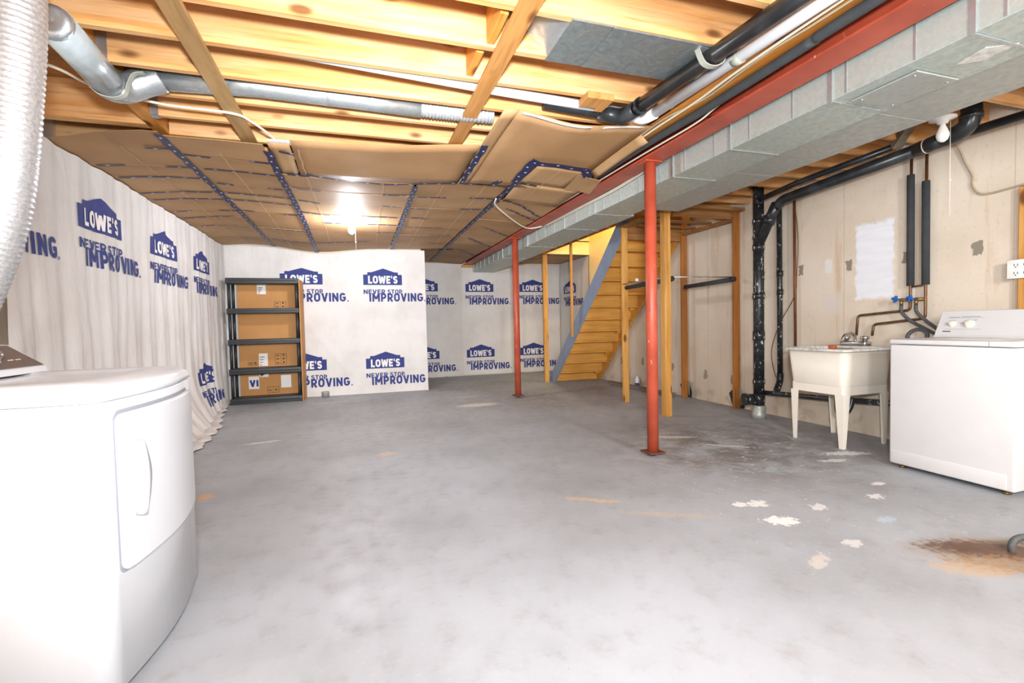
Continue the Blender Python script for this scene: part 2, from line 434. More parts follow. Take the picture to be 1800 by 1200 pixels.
M = dict(
    floor=floor_mat(), wallr=concrete_wall('poured_concrete', True), wall=concrete_wall('poured_concrete_plain'),
    joist=wood('joist_pine', '#e9ba86', '#d99c5a', 0, '#a8642c', darkamt=.3),
    joisty=wood('joist_pine_lengthwise', '#dd9c4c', '#c47c30', 1, '#8a4a16', darkamt=.4),
    subfloor=wood('subfloor_plywood', '#b98550', '#9c6a38', 0, '#6b4220', knots=False),
    strapa=wood('weathered_strap', '#b99564', '#a37d4e', 1, '#6f5535', darkamt=.3),
    strapb=wood('brown_strap', '#c08a4f', '#a8743c', 1, '#7c5228', darkamt=.3),
    stud=wood('stud_pine', '#d9a45a', '#c4883e', 2, '#7d4a1c', darkamt=.35),
    studold=wood('stud_old', '#b9793a', '#a3662b', 2, '#5d3312', darkamt=.4),
    header=wood('header_board', '#a8794a', '#8f6238', 0, '#5f3c1c', darkamt=.4, knots=False),
    stair=wood('stair_board', '#dba04e', '#cc8e3d', 0, '#9a6423', darkamt=.25, knots=False),
    dull=wood('dull_lumber', '#8f8272', '#7a6c5c', 1, '#55483a', knots=False),
    card=card_mat('cardboard', '#b08a62', '#a17b54'), card2=card_mat('cardboard_tan', '#ba956c', '#ab865e'), cardy=card_mat('cardboard_carton', '#c08c55', '#b5814b'),
    tape=tape_mat('navy_tape', '#141d4a'), cloth=cloth_mat(), ink=plain('navy_print', '#2c3676', .8, var=.15, scale=30, dark='#5a628f'),
    white=plain('white_print', '#e6e3e0', .85, var=.05), galv=galv('galvanized_steel'), galvd=galv('galvanized_dull', '#b4b7b0', .5, .45, 40), pan=galv('galvanized_pan', '#858c8b', .5, .6, 60), galvp=galv('galvanized_bright', '#ced5d8', .33, .8, 30),
    red=red_paint(), abs=black_pipe('black_abs'), absd=black_pipe('black_abs_speckled', .85), foam=plain('dark_foam', '#3d4043', .9, var=.25, scale=9, bump=.2, bscale=150),
    pvc=plain('white_pvc', '#e9ebee', .35, var=.05), foil=foil_mat(), plastic=plain('clear_wrap', '#c2cdd2', .25, .3, var=.3, scale=12, dark='#7e8a90'),
    enamel=plain('white_enamel', '#cdd0d4', .22, var=.02), enamelw=plain('washer_enamel', '#dcdcdc', .3, var=.03), offw=plain('bisque_plastic', '#efe9dc', .4, var=.06, scale=3, dark='#8d8068'),
    graypan=plain('console_panel', '#6b5d56', .3, var=.2, scale=60), chrome=plain('chrome', '#d0d0d0', .2, 1, var=.1), copper=plain('aged_copper', '#805c40', .45, .7, var=.5, scale=25, dark='#3f2f22'),
    brass=plain('brass', '#8f7344', .4, .8, var=.3, scale=30), blue=plain('blue_handle', '#1f62b0', .4, var=.15), hose=plain('grey_hose', '#55585a', .6, var=.4, scale=40, dark='#1c1c1c'),
    black=plain('black_plastic', '#2a2c2f', .5, var=.2), shelf=plain('charcoal_shelf', '#3a3c3f', .55, var=.25, scale=20, dark='#101112'), dark=plain('dark_gap', '#26282a', .7, var=0),
    cable=plain('cable_jacket', '#e6dcc6', .5, var=.1), cabled=plain('dusty_cable', '#b9a78a', .6, var=.2), redc=plain('red_cable', '#b5442f', .5, var=.1), grey=plain('grey_strap', '#a9ab9f', .55, var=.15),
    greypaint=plain('grey_stringer_paint', '#8f9bb0', .5, var=.12), yellow=plain('cream_wall_paint', '#f0dfae', .7, var=.04), rust=plain('rusted_steel', '#7a4a38', .7, .3, var=.4, scale=30),
    label=plain('paper_label', '#e9e6e2', .7, var=.08, scale=60, dark='#777777'), print=plain('black_print', '#4a3526', .8, var=0), membrane=plain('black_membrane', '#2b2c30', .45, var=.3, scale=10, dark='#55585f'),
    porcelain=plain('porcelain', '#f0efec', .25, var=.03), glass=plain('frosted_bulb', '#f6f4ef', .2, var=0), bulb=emit_mat('lit_bulb', '#f6f7ff', BULB_EMIT),
    grime=plain('paint_spattered_rim', '#d9d6cf', .6, var=.5, scale=30, dark='#5d5a57'), copperbr=plain('brown_pipe', '#7a4a2a', .5, .4, var=.3, scale=12), bluebot=plain('blue_bottle', '#27408c', .4, var=.1),
    crease=plain('crease_tan', '#cfae82', .7, var=.2, scale=20, dark='#7c5c38'), ink_shade=plain('grey_lettering_and_shade', '#8d929b', .7, var=0), orange=plain('orange_smear', '#b5562c', .7, var=.3, scale=30),  # the lettering grey doubles as painted shade around the dryer door
)

# ------------------------------------------------------------------ setting: floor, walls, ceiling
XL, XR, YB, YF, ZT = -1.93, 4.37, -2.6, 9.85, 2.635
ZJ = 2.40
mk('floor', G().box(XL-.2, XR+.2, YB-.2, YF+.2, -.12, 0), M['floor'], kind='structure')
ORIG = bpy.data.objects['floor']
# floor texture works in metres of the room: put the origin at the room origin
def recentre(o):
    d = ORG[o].copy(); o.data.transform(Matrix.Translation(d)); o.location = (0, 0, 0); ORG[o] = Vector((0,0,0))
recentre(ORIG)
mk('wall_left', G().box(XL-.2, XL, YB, YF, 0, ZT), M['wall'], kind='structure')
wr = mk('wall_right', G().box(XR, XR+.2, YB, YF, 0, ZT), M['wallr'], kind='structure')
mk('wall_far', G().box(XL-.2, XR+.2, YF, YF+.2, 0, ZT), M['wall'], kind='structure')
mk('wall_back', G().box(XL-.2, XR+.2, YB-.2, YB, 0, ZT), M['wall'], kind='structure')
mk('wall_inner', G().box(XL, 1.045, 8.065, 8.165, 0, 2.40), M['wall'], kind='structure')

ceil = thing('ceiling', None, None, (0, 0, ZT), kind='structure')
HX, HY0, HY1 = 3.43, 5.42, 8.44       # stairwell opening
mk('subfloor', G().box(XL, XR, YB, HY0, ZT, ZT+.018).box(XL, HX, HY0, HY1, ZT, ZT+.018).box(XL, XR, HY1, YF, ZT, ZT+.018), M['subfloor'], ceil)
jm = {}
def joist(x0, x1, yfar):
    key = (round(x0, 3), round(x1, 3))
    if key in jm:
        o, y = jm[key]; return clone(o, (0, yfar-y, 0), ceil)
    o = mk('joist', G().rbox(x0, x1, yfar-.038, yfar, ZJ, ZT, .002, 1, False), M['joist'], ceil)
    jm[key] = (o, yfar); return o
for kx in range(-15, 24):
    yk = 2.28 + .3125*kx
    if kx in (2, 3, 4, 5): joist(-1.165, 2.113, yk)
    else: joist(XL, 2.113, yk)
    if HY0-.05 < yk < HY1+.04: joist(2.307, HX, yk)
    else: joist(2.307, XR, yk)
# trimmers, headers and blocking
mk('header_joist', G().rbox(-1.243, -1.167, 2.631, 4.13, ZJ, ZT, .002, 1, False), M['joisty'], ceil)
mk('header_joist', G().rbox(XL, -1.246, 3.66, 3.736, ZJ-.0, ZT, .002, 1, False), M['joist'], ceil)
mk('header_joist', G().rbox(HX, HX+.038, HY0, HY1, ZJ, ZT, .002, 1, False), M['joisty'], ceil)
mk('rim_board', G().box(XL, XL+.038, 2.632, 3.655, ZJ-.02, ZT), M['joisty'], ceil)
for bx, ky in ((.63, 0), (.60, 1), (-1.55, -2), (1.1, -3)):
    y1 = 2.28 + .3125*ky
    mk('blocking', G().rbox(bx, bx+.038, y1-.274, y1-.039, ZJ+.01, ZT, .002, 1, False), M['joisty'], ceil)
for ky in (2, 3, 4):                                # galvanised hangers on the header
    y1 = 2.28 + .3125*ky
    h = G().box(-1.165, -1.12, y1-.043, y1-.039, ZJ-.004, ZT-.06).box(-1.165, -1.12, y1+.001, y1+.005, ZJ-.004, ZT-.06).box(-1.165, -1.12, y1-.043, y1+.005, ZJ-.006, ZJ-.002)
    mk('joist_hanger', h, M['galvp'], ceil)
mk('cross_block', G().rbox(1.42, 1.47, 2.50, 2.66, ZJ-.04, ZJ-.002, .002, 1, False).rbox(1.30, 1.42, 2.50, 2.62, ZJ-.04, ZJ-.002, .002, 1, False), M['strapb'], ceil)

# stairwell shaft upstairs
mk('wall_stairwell', G().box(HX-.12, XR, HY1, HY1+.1, ZJ-.01, 4.6).box(HX-.10, HX, HY0, HY1, ZT+.02, 4.6).box(XR, XR+.2, HY0-.1, HY1+.1, ZT, 4.6).box(HX-.1, XR+.2, HY0-.1, HY1+.1, 4.6, 4.7).box(HX-.1, XR+.2, HY0-.1, HY0, ZT+.02, 4.6), M['yellow'], kind='structure')
mk('trim_1', G().prism([(XR-.016, 8.44, 0.0), (XR-.016, 8.44, 2.66), (XR-.016, 5.45, 2.66), (XR-.016, 5.45, 2.62), (XR-.016, 8.22, .02)], (.014, 0, 0)), M['yellow'], kind='structure')

# ------------------------------------------------------------------ furring strips
mk('furring_strip', G().rbox(-.722, -.628, YB, 4.35, ZJ-.02, ZJ-.001, .002, 1, False), M['strapa'], label='weathered grey-brown furring strip nailed under the joists at left', cat='board')
mk('furring_strip', G().rbox(.672, .765, YB, 4.3, ZJ-.02, ZJ-.001, .002, 1, False), M['strapb'], label='brown furring strip nailed under the joists left of the sheet-metal joist pan', cat='board')

# ------------------------------------------------------------------ steel beam and posts
bm_ = thing('steel_beam', 'red painted steel I-beam running the length of the basement', 'beam', (2.21, 3.6, 2.31))
mk('flange', G().rbox(2.12, 2.30, YB, 9.82, 2.31, 2.324, .003, 1, False), M['red'], bm_)
mk('flange', G().rbox(2.12, 2.30, YB, 9.82, 2.50, 2.514, .003, 1, False), M['red'], bm_)
mk('web', G().box(2.204, 2.216, YB, 9.82, 2.3235, 2.5005), M['red'], bm_)
mk('bearing_pad', G().box(2.10, 2.32, 9.70, 9.80, 2.27, 2.309), M['stud'], bm_)
def post(x, y, label):
    t = thing('support_post', label, 'post', (x, y, 0), 'red jack posts under the steel beam')
    mk('tube', G().tube([(x, y, .035), (x, y, 2.297)], .0445, 24), M['red'], t)
    b = mk('base_plate', G().rbox(x-.072, x+.072, y-.072, y+.072, .026, .036, .002, 1, False), M['rust'], t)
    mk('jack_screw', G().lathe([(.02, 0), (.02, .008), (.013, .01), (.013, .027)], (x, y, 0), n=12), M['rust'], b)
    mk('top_plate', G().rbox(x-.075, x+.075, y-.06, y+.06, 2.297, 2.3095, .002, 1, False), M['red'], t)
post(2.213, 3.242, 'nearer red steel jack post on a square base plate')
post(2.206, 6.572, 'farther red steel jack post beside the flaked white floor patch')

# ------------------------------------------------------------------ sheet-metal trunk duct
du = thing('trunk_duct', 'long galvanized rectangular trunk duct hung beside the red beam', 'duct', (2.75, 4, 2.17))
ys = [YB+.4, -1.0, .25, 1.25, 1.84, 2.53, 3.12]
ZD = 2.17
for i in range(len(ys)-1):
    mk('duct_section', G().rbox(2.33, 2.735, ys[i]+.002, ys[i+1]-.002, ZD, 2.385, .003, 1, False), M['galv'], du)
yr = [YB+.4, -.6, .9, 1.9, 2.95, 4.14]
for i in range(len(yr)-1):
    mk('return_section', G().rbox(2.752, 3.155, yr[i]+.002, yr[i+1]-.002, ZD+.012, 2.385, .003, 1, False), M['galvd'], du)
yf = [3.12, 4.38, 5.13, 6.4, 7.6, 9.75]
for i in range(len(yf)-1):
    a, b = yf[i], yf[i+1]
    x1 = 2.735 if i == 0 else 2.79
    mk('duct_section', G().rbox(2.33, x1, a+.002, b-.002, ZD if i < 4 else ZD+.002, 2.385, .003, 1, False), M['galv'], du)
for y in (-1.0, .25, 1.25, 1.84, 2.53, 3.12, 4.38, 5.13, 6.4, 7.6):           # drive cleats
    mk('drive_cleat', G().box(2.322, 2.3295, y-.012, y+.012, ZD-.004, 2.384).box(2.3295, 2.73, y-.006, y+.006, ZD-.006, ZD-.001), M['galvp'], du)
rib = None                                                                     # pressed cross ribs on the side
y = -1.9
while y < 9.7:
    if min(abs(y-q) for q in (-1.0, .25, 1.25, 1.84, 2.53, 3.12, 4.38, 5.13, 6.4, 7.6)) > .06:
        if rib is None: rib = mk('side_rib', G().box(2.3262, 2.3297, y-.005, y+.005, ZD+.004, 2.384), M['galvp'], du); ry = y
        else: clone(rib, (0, y-ry, 0), du)
    y += .305
ap = mk('access_door', G().rbox(2.42, 2.70, 1.50, 1.80, ZD-.010, ZD-.002, .002, 1, False), M['galvd'], du)
for sx in (2.45, 2.67):
    for sy in (1.53, 1.77): mk('screw', G().lathe([(.006, -.003), (.006, 0)], (sx, sy, ZD-.0102), n=8), M['galvp'], ap)
mk('patch_of_sealant', G().prism([(2.50, 1.30, ZD-.0045), (2.60, 1.24, ZD-.0045), (2.62, 1.36, ZD-.0045), (2.54, 1.42, ZD-.0045)], (0, 0, .004)), M['grime'], du)

# sheet-metal pan between two joists
pn = thing('joist_pan', 'dull galvanized sheet-metal pan nailed across a joist bay', 'duct', (1.3, 2.1, 2.40))
mk('panel', G().box(.94, 1.14, 1.935, 2.27, ZJ-.008, ZJ-.002), M['pan'], pn)
mk('panel', G().box(1.142, 1.80, 1.935, 2.27, ZJ-.010, ZJ-.003), M['pan'], pn)
mk('end_collar', G().prism([(.80, 1.972, ZJ+.12), (.945, 1.972, ZJ-.004), (.945, 2.24, ZJ-.004), (.80, 2.24, ZJ+.12)], (.004, 0, .008)), M['galvp'], pn)
mk('bent_tab', G().prism([(1.60, 1.935, ZJ-.012), (1.70, 1.93, ZJ-.03), (1.72, 1.99, ZJ-.03), (1.62, 1.99, ZJ-.012)], (0, 0, .002)), M['galvp'], pn)

# ------------------------------------------------------------------ pipes and cables beside the beam
def ring(g, c, d, r, w, n=20):
    c = Vector(c); d = Vector(d).normalized(); return g.tube([c-d*w/2, c+d*w/2], r, n)
t = thing('drain_pipe', 'black plastic drain pipe with elbow running towards the viewer under the joists', 'pipe', (1.68, 1.2, 2.33))
ZP = 2.352
mk('pipe', G().tube([(1.76, -1.2, ZP-.01), (1.725, 1.4, ZP), (1.64, 2.56, ZP)], .040, 20), M['abs'], t)
mk('elbow', G().tube(bend([(1.642, 2.54, ZP), (1.625, 2.68, ZP), (1.50, 2.735, 2.40)], .07, 8), .046, 20), M['abs'], t)
mk('pipe', G().tube([(1.50, 2.735, 2.40), (1.13, 2.748, 2.425)], .042, 20), M['abs'], t)
mk('collar', ring(G(), (1.645, 2.50, ZP), (-.07, 1, 0), .049, .02), M['abs'], t)
mk('hanger_strap', ribbon(smooth_path([(1.615, 1.97, 2.398), (1.632, 1.965, 2.35), (1.652, 1.96, 2.318), (1.695, 1.955, 2.307), (1.738, 1.95, 2.322), (1.752, 1.945, 2.345)], 5), (0, 1, 0), .032, .004), M['grey'], t)
t = thing('supply_pipe', 'thick white plastic pipe beside the black drain under the joists', 'pipe', (1.86, 1.2, 2.3))
mk('pipe', G().tube([(1.885, -1.2, 2.362), (1.86, 1.4, 2.364), (1.80, 2.62, 2.362)], .031, 20), M['pvc'], t)
mk('coupling', ring(G(), (1.836, 1.94, 2.363), (-.04, 1, 0), .0335, .05), M['grey'], t)
mk('elbow', G().tube(bend([(1.801, 2.58, 2.362), (1.785, 2.70, 2.365), (1.70, 2.715, 2.41)], .07, 8), .036, 20), M['pvc'], t)
mk('ledger_board', G().rbox(1.925, 2.112, YB, 3.9, 2.386, 2.3985, .002, 1, False), M['joisty'], None, 'long flat wooden ledger board under the joists beside the red beam', 'board')
mk('joist_pipe', G().tube([(XL+.3, 2.62, 2.465), (-.3, 2.632, 2.45), (.8, 2.68, 2.42), (1.73, 2.715, 2.405)], .028, 16), M['pvc'], None, 'slim white plastic pipe lying in a joist bay above the brown strip', 'pipe')
mk('gas_pipe', G().tube(smooth_path([(2.06, -1.2, 2.355), (2.05, 1.4, 2.357), (2.06, 1.75, 2.357), (2.06, 2.45, 2.354), (2.035, 3.1, 2.352), (2.06, 4.4, 2.355), (2.07, 6.5, 2.36)], 6), .0255, 16), M['foam'], None, 'black foam-wrapped pipe running along the left side of the red beam', 'pipe')
for i, (pts, r, m, lab) in enumerate([
    ([(1.955, -1.2, 2.376), (1.945, 1.3, 2.376), (1.945, 2.0, 2.375), (1.965, 2.4, 2.372), (1.96, 2.9, 2.37), (1.99, 3.6, 2.37), (2.02, 5.0, 2.375)], .007, 'cable', 'cream cable lying between the white pipe and the foam-wrapped pipe'),
    ([(1.975, -1.2, 2.376), (1.985, 1.3, 2.376), (1.965, 1.9, 2.378), (1.995, 2.35, 2.376), (1.93, 2.75, 2.376), (2.0, 3.6, 2.376)], .006, 'cabled', 'dusty tan cable twisting beside the cream one above the foam-wrapped pipe'),
    ([(2.10, 2.2, 2.375), (2.10, 2.4, 2.35), (2.10, 2.6, 2.327), (2.095, 3.2, 2.33), (2.10, 4.6, 2.335), (2.105, 6.0, 2.336)], .006, 'cable', 'pale cable along the left edge of the red beam flange'),
    ([(2.15, -1.2, 2.42), (2.185, 1.3, 2.345), (2.16, 1.6, 2.336), (2.185, 2.0, 2.334), (2.14, 2.5, 2.345)], .006, 'redc', 'red cable looping along the side of the red beam')]):
    mk('cable', G().tube(smooth_path(pts, 8), r, 8), M[m], None, lab, 'cable')
tb = thing('cable_bundle', 'two white cables clipped between the beam and the trunk duct', 'cable', (2.31, 4.4, 2.30))
for dz in (0, .014):
    mk('cable', G().tube(smooth_path([(2.312, 3.35, 2.325+dz), (2.314, 3.7, 2.30+dz), (2.312, 4.1, 2.288+dz), (2.315, 4.7, 2.298+dz), (2.312, 5.4, 2.30+dz), (2.312, 5.9, 2.33)], 6), .006, 8), M['cable'], tb)
mk('cable', G().tube(smooth_path([(1.36, 4.62, 2.325), (1.40, 4.78, 2.305), (1.62, 5.12, 2.292), (1.95, 5.58, 2.282), (2.14, 5.76, 2.288), (2.27, 5.68, 2.302)], 7), .008, 10), M['cable'], None, 'loose white cable drooping from the taped cardboard to the beam', 'cable')
mk('cable', G().tube(smooth_path([(-1.88, 2.66, 2.40), (-1.42, 2.93, 2.385), (-1.30, 3.07, 2.37), (-1.2, 3.16, 2.368), (-1.0, 3.27, 2.378), (-.68, 3.28, 2.372), (-.59, 3.38, 2.372), (-.50, 3.62, 2.368), (-.47, 3.80, 2.362), (-.45, 4.1, 2.36)], 7), .0075, 10), M['cable'], None, 'white cable crossing under the joists behind the metal elbow', 'cable')

# ------------------------------------------------------------------ round sheet-metal duct with elbow, joist run, flexible end
rd = thing('round_duct', 'clear-wrapped round metal duct with elbow into a joist bay', 'duct', (-1.15, 2.6, 2.27))
zr = 2.325
mk('wrapped_run', G().tube([(-1.128, 2.44, zr), (-1.152, 2.93, zr)], .072, 24), M['plastic'], rd)
mk('crumpled_end', G().lathe([(.071, 0), (.066, .02), (.045, .03), (.0, .012)], (-1.128, 2.44, zr), (.05, -1, 0), 18), M['galvp'], rd)
mk('elbow', G().tube(smooth_path([(-1.152, 2.92, zr), (-1.150, 2.99, zr+.004), (-1.11, 3.045, zr+.03), (-1.04, 3.06, zr+.075), (-.96, 3.062, 2.435)], 5), .073, 24), M['galvp'], rd)
mk('hanger_strap', ribbon(smooth_path([(-1.235, 2.90, 2.395), (-1.232, 2.905, 2.32), (-1.19, 2.915, 2.258), (-1.13, 2.925, 2.244), (-1.082, 2.935, 2.272), (-1.068, 2.945, 2.33), (-1.045, 2.95, 2.385), (-1.0, 2.95, 2.398)], 5), (.05, 1, 0), .03, .004), M['grey'], rd)
mk('joist_run', G().tube([(-.97, 3.062, 2.435), (-.5, 3.055, 2.452), (.10, 3.045, 2.440), (.42, 3.03, 2.425)], [.064, .062, .06, .058], 24), M['galvp'], rd)
pts = smooth_path([(.40, 3.03, 2.428), (.55, 3.027, 2.426), (.70, 3.024, 2.427), (.88, 3.02, 2.432)], 24)
mk('flexible_hose', G().tube(pts, [.055 + (-.006 if i % 3 == 0 else .002) for i in range(len(pts))], 20), M['foil'], rd)
mk('seam_collar', ring(G(), (-.12, 3.049, 2.446), (1, 0, 0), .0635, .012), M['galvp'], rd)

# big foil flexible vent by the dryer
pts = smooth_path([(-1.12, 2.16, 2.62), (-1.10, 2.165, 2.30), (-1.135, 2.18, 1.9), (-1.20, 2.20, 1.5), (-1.33, 2.22, 1.15), (-1.465, 2.24, .95), (-1.52, 2.26, .7), (-1.56, 2.27, .25)], 60)
mk('vent_hose', G().tube(pts, [.078 + (-.0026 if i % 3 == 0 else .001) for i in range(len(pts))], 28), M['foil'], None, 'large crinkled foil dryer vent hose hanging at the left edge', 'hose')

# ------------------------------------------------------------------ cardboard ceiling with navy tape
def zc(x, y):
    z = 2.348 - .012*math.sin(x*2.1+.6)*sst(3.6, 5, y)
    z -= .095*math.exp(-((x+.55)/.55)**2)*sst(5.8, 8.0, y)
    z -= .03*math.exp(-((x+.1)/.6)**2)*math.exp(-((y-4.3)/.5)**2)
    z += .006*noise.noise(Vector((x*1.7, y*1.3, 3.1)))
    if x > 1.4: z -= .028*sst(1.4, 2.1, x)
    if x < -1.5: z -= .02*sst(-1.5, -1.85, x)
    if y > 8: z += .015
    return z
cb = thing('cardboard_ceiling', 'brown cardboard sheets patched together with navy tape under the joists', 'cardboard', (.1, 5.6, 2.33))
def panel(x0, x1, y0, y1, fn=zc, m=None, dz=None, th=.004, nx=6, ny=6):
    dz = random.uniform(-.003, .003) if dz is None else dz
    tx, ty = random.uniform(-.004, .004), random.uniform(-.004, .004)
    f = lambda a, b: (a, b, fn(a, b) + dz + tx*(a-x0) + ty*(b-y0))
    return mk('cardboard_panel', G().sheet(f, frange(x0, x1, nx), frange(y0, y1, ny), th, False), m or M[random.choice(('card', 'card', 'card2'))], cb)
strips = [(-1.855, -1.185, [3.66, 4.37, 4.66, 5.12, 5.36, 5.86, 6.15, 6.65, 7.3, 8.06]),
          (-1.175, -.58, [3.68, 4.04, 4.36, 4.82, 5.10, 5.40, 5.85, 6.66, 7.3, 8.06]),
          (-.55, .52, [3.60, 4.30, 4.72, 5.20, 5.76, 6.15, 6.6, 7.3, 8.06]),
          (.545, 1.375, [4.24, 4.73, 5.20, 5.68, 6.2, 6.75, 7.4, 8.04]),
          (1.055, 1.43, [8.045, 8.7, 9.82]),
          (1.415, 2.105, [4.75, 5.30, 5.65, 6.35, 7.3, 8.4, 9.82])]
for x0, x1, yy in strips:
    for a, b in zip(yy[:-1], yy[1:]):
        if x0 == -.55 and a == 3.60: continue
        if x0 == -1.855 and a == 3.66:      # front corner curls up to the wall
            mk('cardboard_panel', G().sheet(lambda p, q: (p, q + .2*max(0, min(1, (-1.28-p)/.6))*(4.37-q)/.71, zc(p, q) + .012*sst(4.3, 3.66, q) - .012*sst(-1.4, -1.9, p)*(4.37-q)/.71), frange(x0-.05, x1, 8), frange(a, b-.004, 6), .004, False), M['card'], cb); continue
        panel(x0, x1, a, b-.004)
# long sagging front panel and the big bent panel next to it
mk('cardboard_panel', G().sheet(lambda p, q: (p, q - .25*(p+.45)/1.35*(4.30-q)/.7, zc(p, q) + .012*sst(4.3, 3.6, q) - .022*math.sin(PI*sst(-.5, .9, p))*sst(4.3, 3.6, q)), frange(-.40, .885, 12), frange(3.60, 4.296, 6), .004), M['card'], cb)
mk('cardboard_panel', G().sheet(lambda p, q: (p, q, zc(p, q)+.006), frange(-.55, -.41, 3), frange(3.66, 4.296, 6), .004), M['card2'], cb)
bigz = lambda p, q: 2.383 - .022*math.sin(PI*sst(.9, 1.95, p))*sst(4.0, 2.85, q) - .042*sst(2.9, 4.3, q) 
mk('cardboard_panel', G().sheet(lambda p, q: (p, q + .06*math.sin(PI*sst(.95, 1.9, p))*sst(3.2, 2.85, q), bigz(p, q)), frange(.99, 1.93, 10), frange(2.80, 4.23, 10), .005), M['card'], cb, 'large bowed front cardboard sheet with white torn edge')
mk('folded_edge', G().sheet(lambda p, q: (p, q, bigz(.99, q)+.002 - .012*(.99-p)/.1), frange(.89, .988, 3), frange(2.80, 4.23, 10), .004), M['card2'], cb)
mk('bent_flange', G().sheet(lambda p, q: (p, q, bigz(1.93, q) - .006 - (p-1.93)*.9), frange(1.93, 1.985, 3), frange(2.93, 3.72, 8), .004), M['card2'], cb)
mk('torn_edge', G().sheet(lambda p, q: (p, q + .06*math.sin(PI*sst(.95, 1.9, p)), bigz(p, 2.82)-.006), frange(1.02, 1.52, 12), frange(2.81, 2.845, 2), .001), M['white'], cb)
mk('torn_edge', G().sheet(lambda p, q: (p, q + .06*math.sin(PI*sst(.95, 1.9, p)), bigz(p, 2.82)-.006), frange(1.60, 1.88, 8), frange(2.81, 2.85, 2), .001), M['white'], cb)
mk('torn_edge', G().box(-.54, -.40, 3.63, 3.68, 2.352, 2.364), M['white'], cb)
# drooping flap sheets by the beam
dz_ = lambda p, q: 2.342 - .03*sst(1.4, 2.1, p) - .012*sst(4.4, 3.5, q)
mk('cardboard_panel', G().sheet(lambda p, q: (p, q, dz_(p, q)), frange(1.415, 1.86, 6), frange(3.56, 4.10, 5), .004), M['card2'], cb)
mk('cardboard_panel', G().sheet(lambda p, q: (p + .05*(q-4.1)/.65, q, dz_(p, q)+.003), frange(1.415, 2.03, 6), frange(4.104, 4.745, 5), .004), M['card2'], cb)
mk('loose_flap', G().prism([(1.80, 3.66, 2.302), (2.055, 3.74, 2.296), (2.14, 4.12, 2.288), (2.02, 4.10, 2.300), (1.865, 4.09, 2.306)], (0, 0, .004)), M['card2'], cb)
TAPES = [(-1.36,3.95,-1.18,3.92),(-1.15,4.03,-0.99,4.06),(-1.81,4.37,-1.63,4.37),(-1.37,4.37,-1.20,4.35),(-1.11,4.36,-0.59,4.36),(-1.80,4.68,-1.18,4.64),(-1.12,4.76,-1.00,4.81),(-1.82,5.16,-1.17,5.08),(-1.17,5.08,-0.57,5.15),(-1.80,5.39,-1.16,5.33),(-1.16,5.33,-0.57,5.43),(-1.81,5.86,-1.62,5.87),(-1.36,5.83,-1.02,5.81),(-1.83,6.19,-1.28,6.12),(-1.75,6.63,-0.61,6.68),(-0.73,4.06,-0.56,4.05),(-0.73,4.82,-0.61,4.83),(-0.74,5.90,-0.58,5.88),(-0.49,3.76,-0.40,3.80),(-0.50,4.27,-0.33,4.25),(-0.36,4.22,0.31,4.34),(0.31,4.33,0.89,4.22),(0.94,4.22,1.37,4.25),(-0.51,4.71,-0.28,4.73),(0.27,4.72,0.49,4.68),(0.55,4.73,0.88,4.73),(1.11,4.70,1.41,4.69),(-0.51,5.18,-0.32,5.27),(0.29,5.18,0.77,5.22),(1.10,5.17,1.39,5.15),(-0.53,5.73,-0.33,5.78),(-0.33,5.78,0.48,5.70),(0.61,5.66,0.83,5.69),(-0.35,6.18,0.53,6.13),(0.28,6.61,0.51,6.58),(1.42,4.08,1.60,4.11),(1.44,4.71,1.68,4.84),(1.68,4.84,2.09,5.29),(1.61,5.06,2.09,5.46),(1.61,6.06,2.10,6.58),(1.60,6.91,2.10,7.5),(1.66,7.99,2.10,8.6),(1.08,8.03,1.58,8.00),(-1.2,7.3,-.6,7.32),(-.5,7.28,.2,7.3),(.6,6.2,1.1,6.22),(.65,6.75,1.3,6.74),(1.1,7.4,1.4,7.4)]
LONG = [(-1.18,3.64,-1.16,8.04,.05),(-.565,3.78,-.555,8.04,.055),(.535,4.36,.575,8.04,.05),(.905,3.30,.915,4.22,.05),(1.385,4.02,1.44,9.6,.05),(1.43,4.75,1.40,6.05,.03),(1.37,4.06,1.35,3.52,.07),(1.33,3.52,1.80,3.52,.085),(1.78,3.50,1.90,3.68,.075),(1.20,4.22,1.24,4.06,.05)]
def tape(x0, y0, x1, y1, wd, drop=.0105, nm='tape_strip', m='tape'):
    g = G(); d = Vector((x1-x0, y1-y0, 0)); L = d.length; d.normalize(); nrm = Vector((-d.y, d.x, 0))
    n = max(3, int(L/.06)); uv = []; ph = random.uniform(0, 1); vs = []; fs = []
    for i in range(n+1):
        c = Vector((x0, y0, 0)) + d*(L*i/n) + nrm*(.004*math.sin(i*1.7+ph*6))
        for j, o_ in enumerate((-wd/2, wd/2)):
            p = c + nrm*o_
            zz = zc(p.x, p.y)
            if p.y < 4.24 and p.x > .86 and p.x < 1.40: zz = min(zz, bigz(p.x, p.y))
            if p.y < 4.75 and p.x >= 1.36: zz = dz_(p.x, p.y) if p.y > 3.55 else min(bigz(p.x, p.y), dz_(p.x, p.y))
            vs.append((p.x, p.y, zz-drop)); uv.append((L*i/n+ph, o_))
    for i in range(n): fs.append((2*i, 2*i+1, 2*i+3, 2*i+2))
    g.add(vs, fs, True); g.uv = uv
    mk(nm, g, M[m], cb, fixn=False)
for x0, y0, x1, y1 in TAPES: tape(x0, y0, x1, y1, .034)
for a in LONG: tape(*a, drop=.0125)
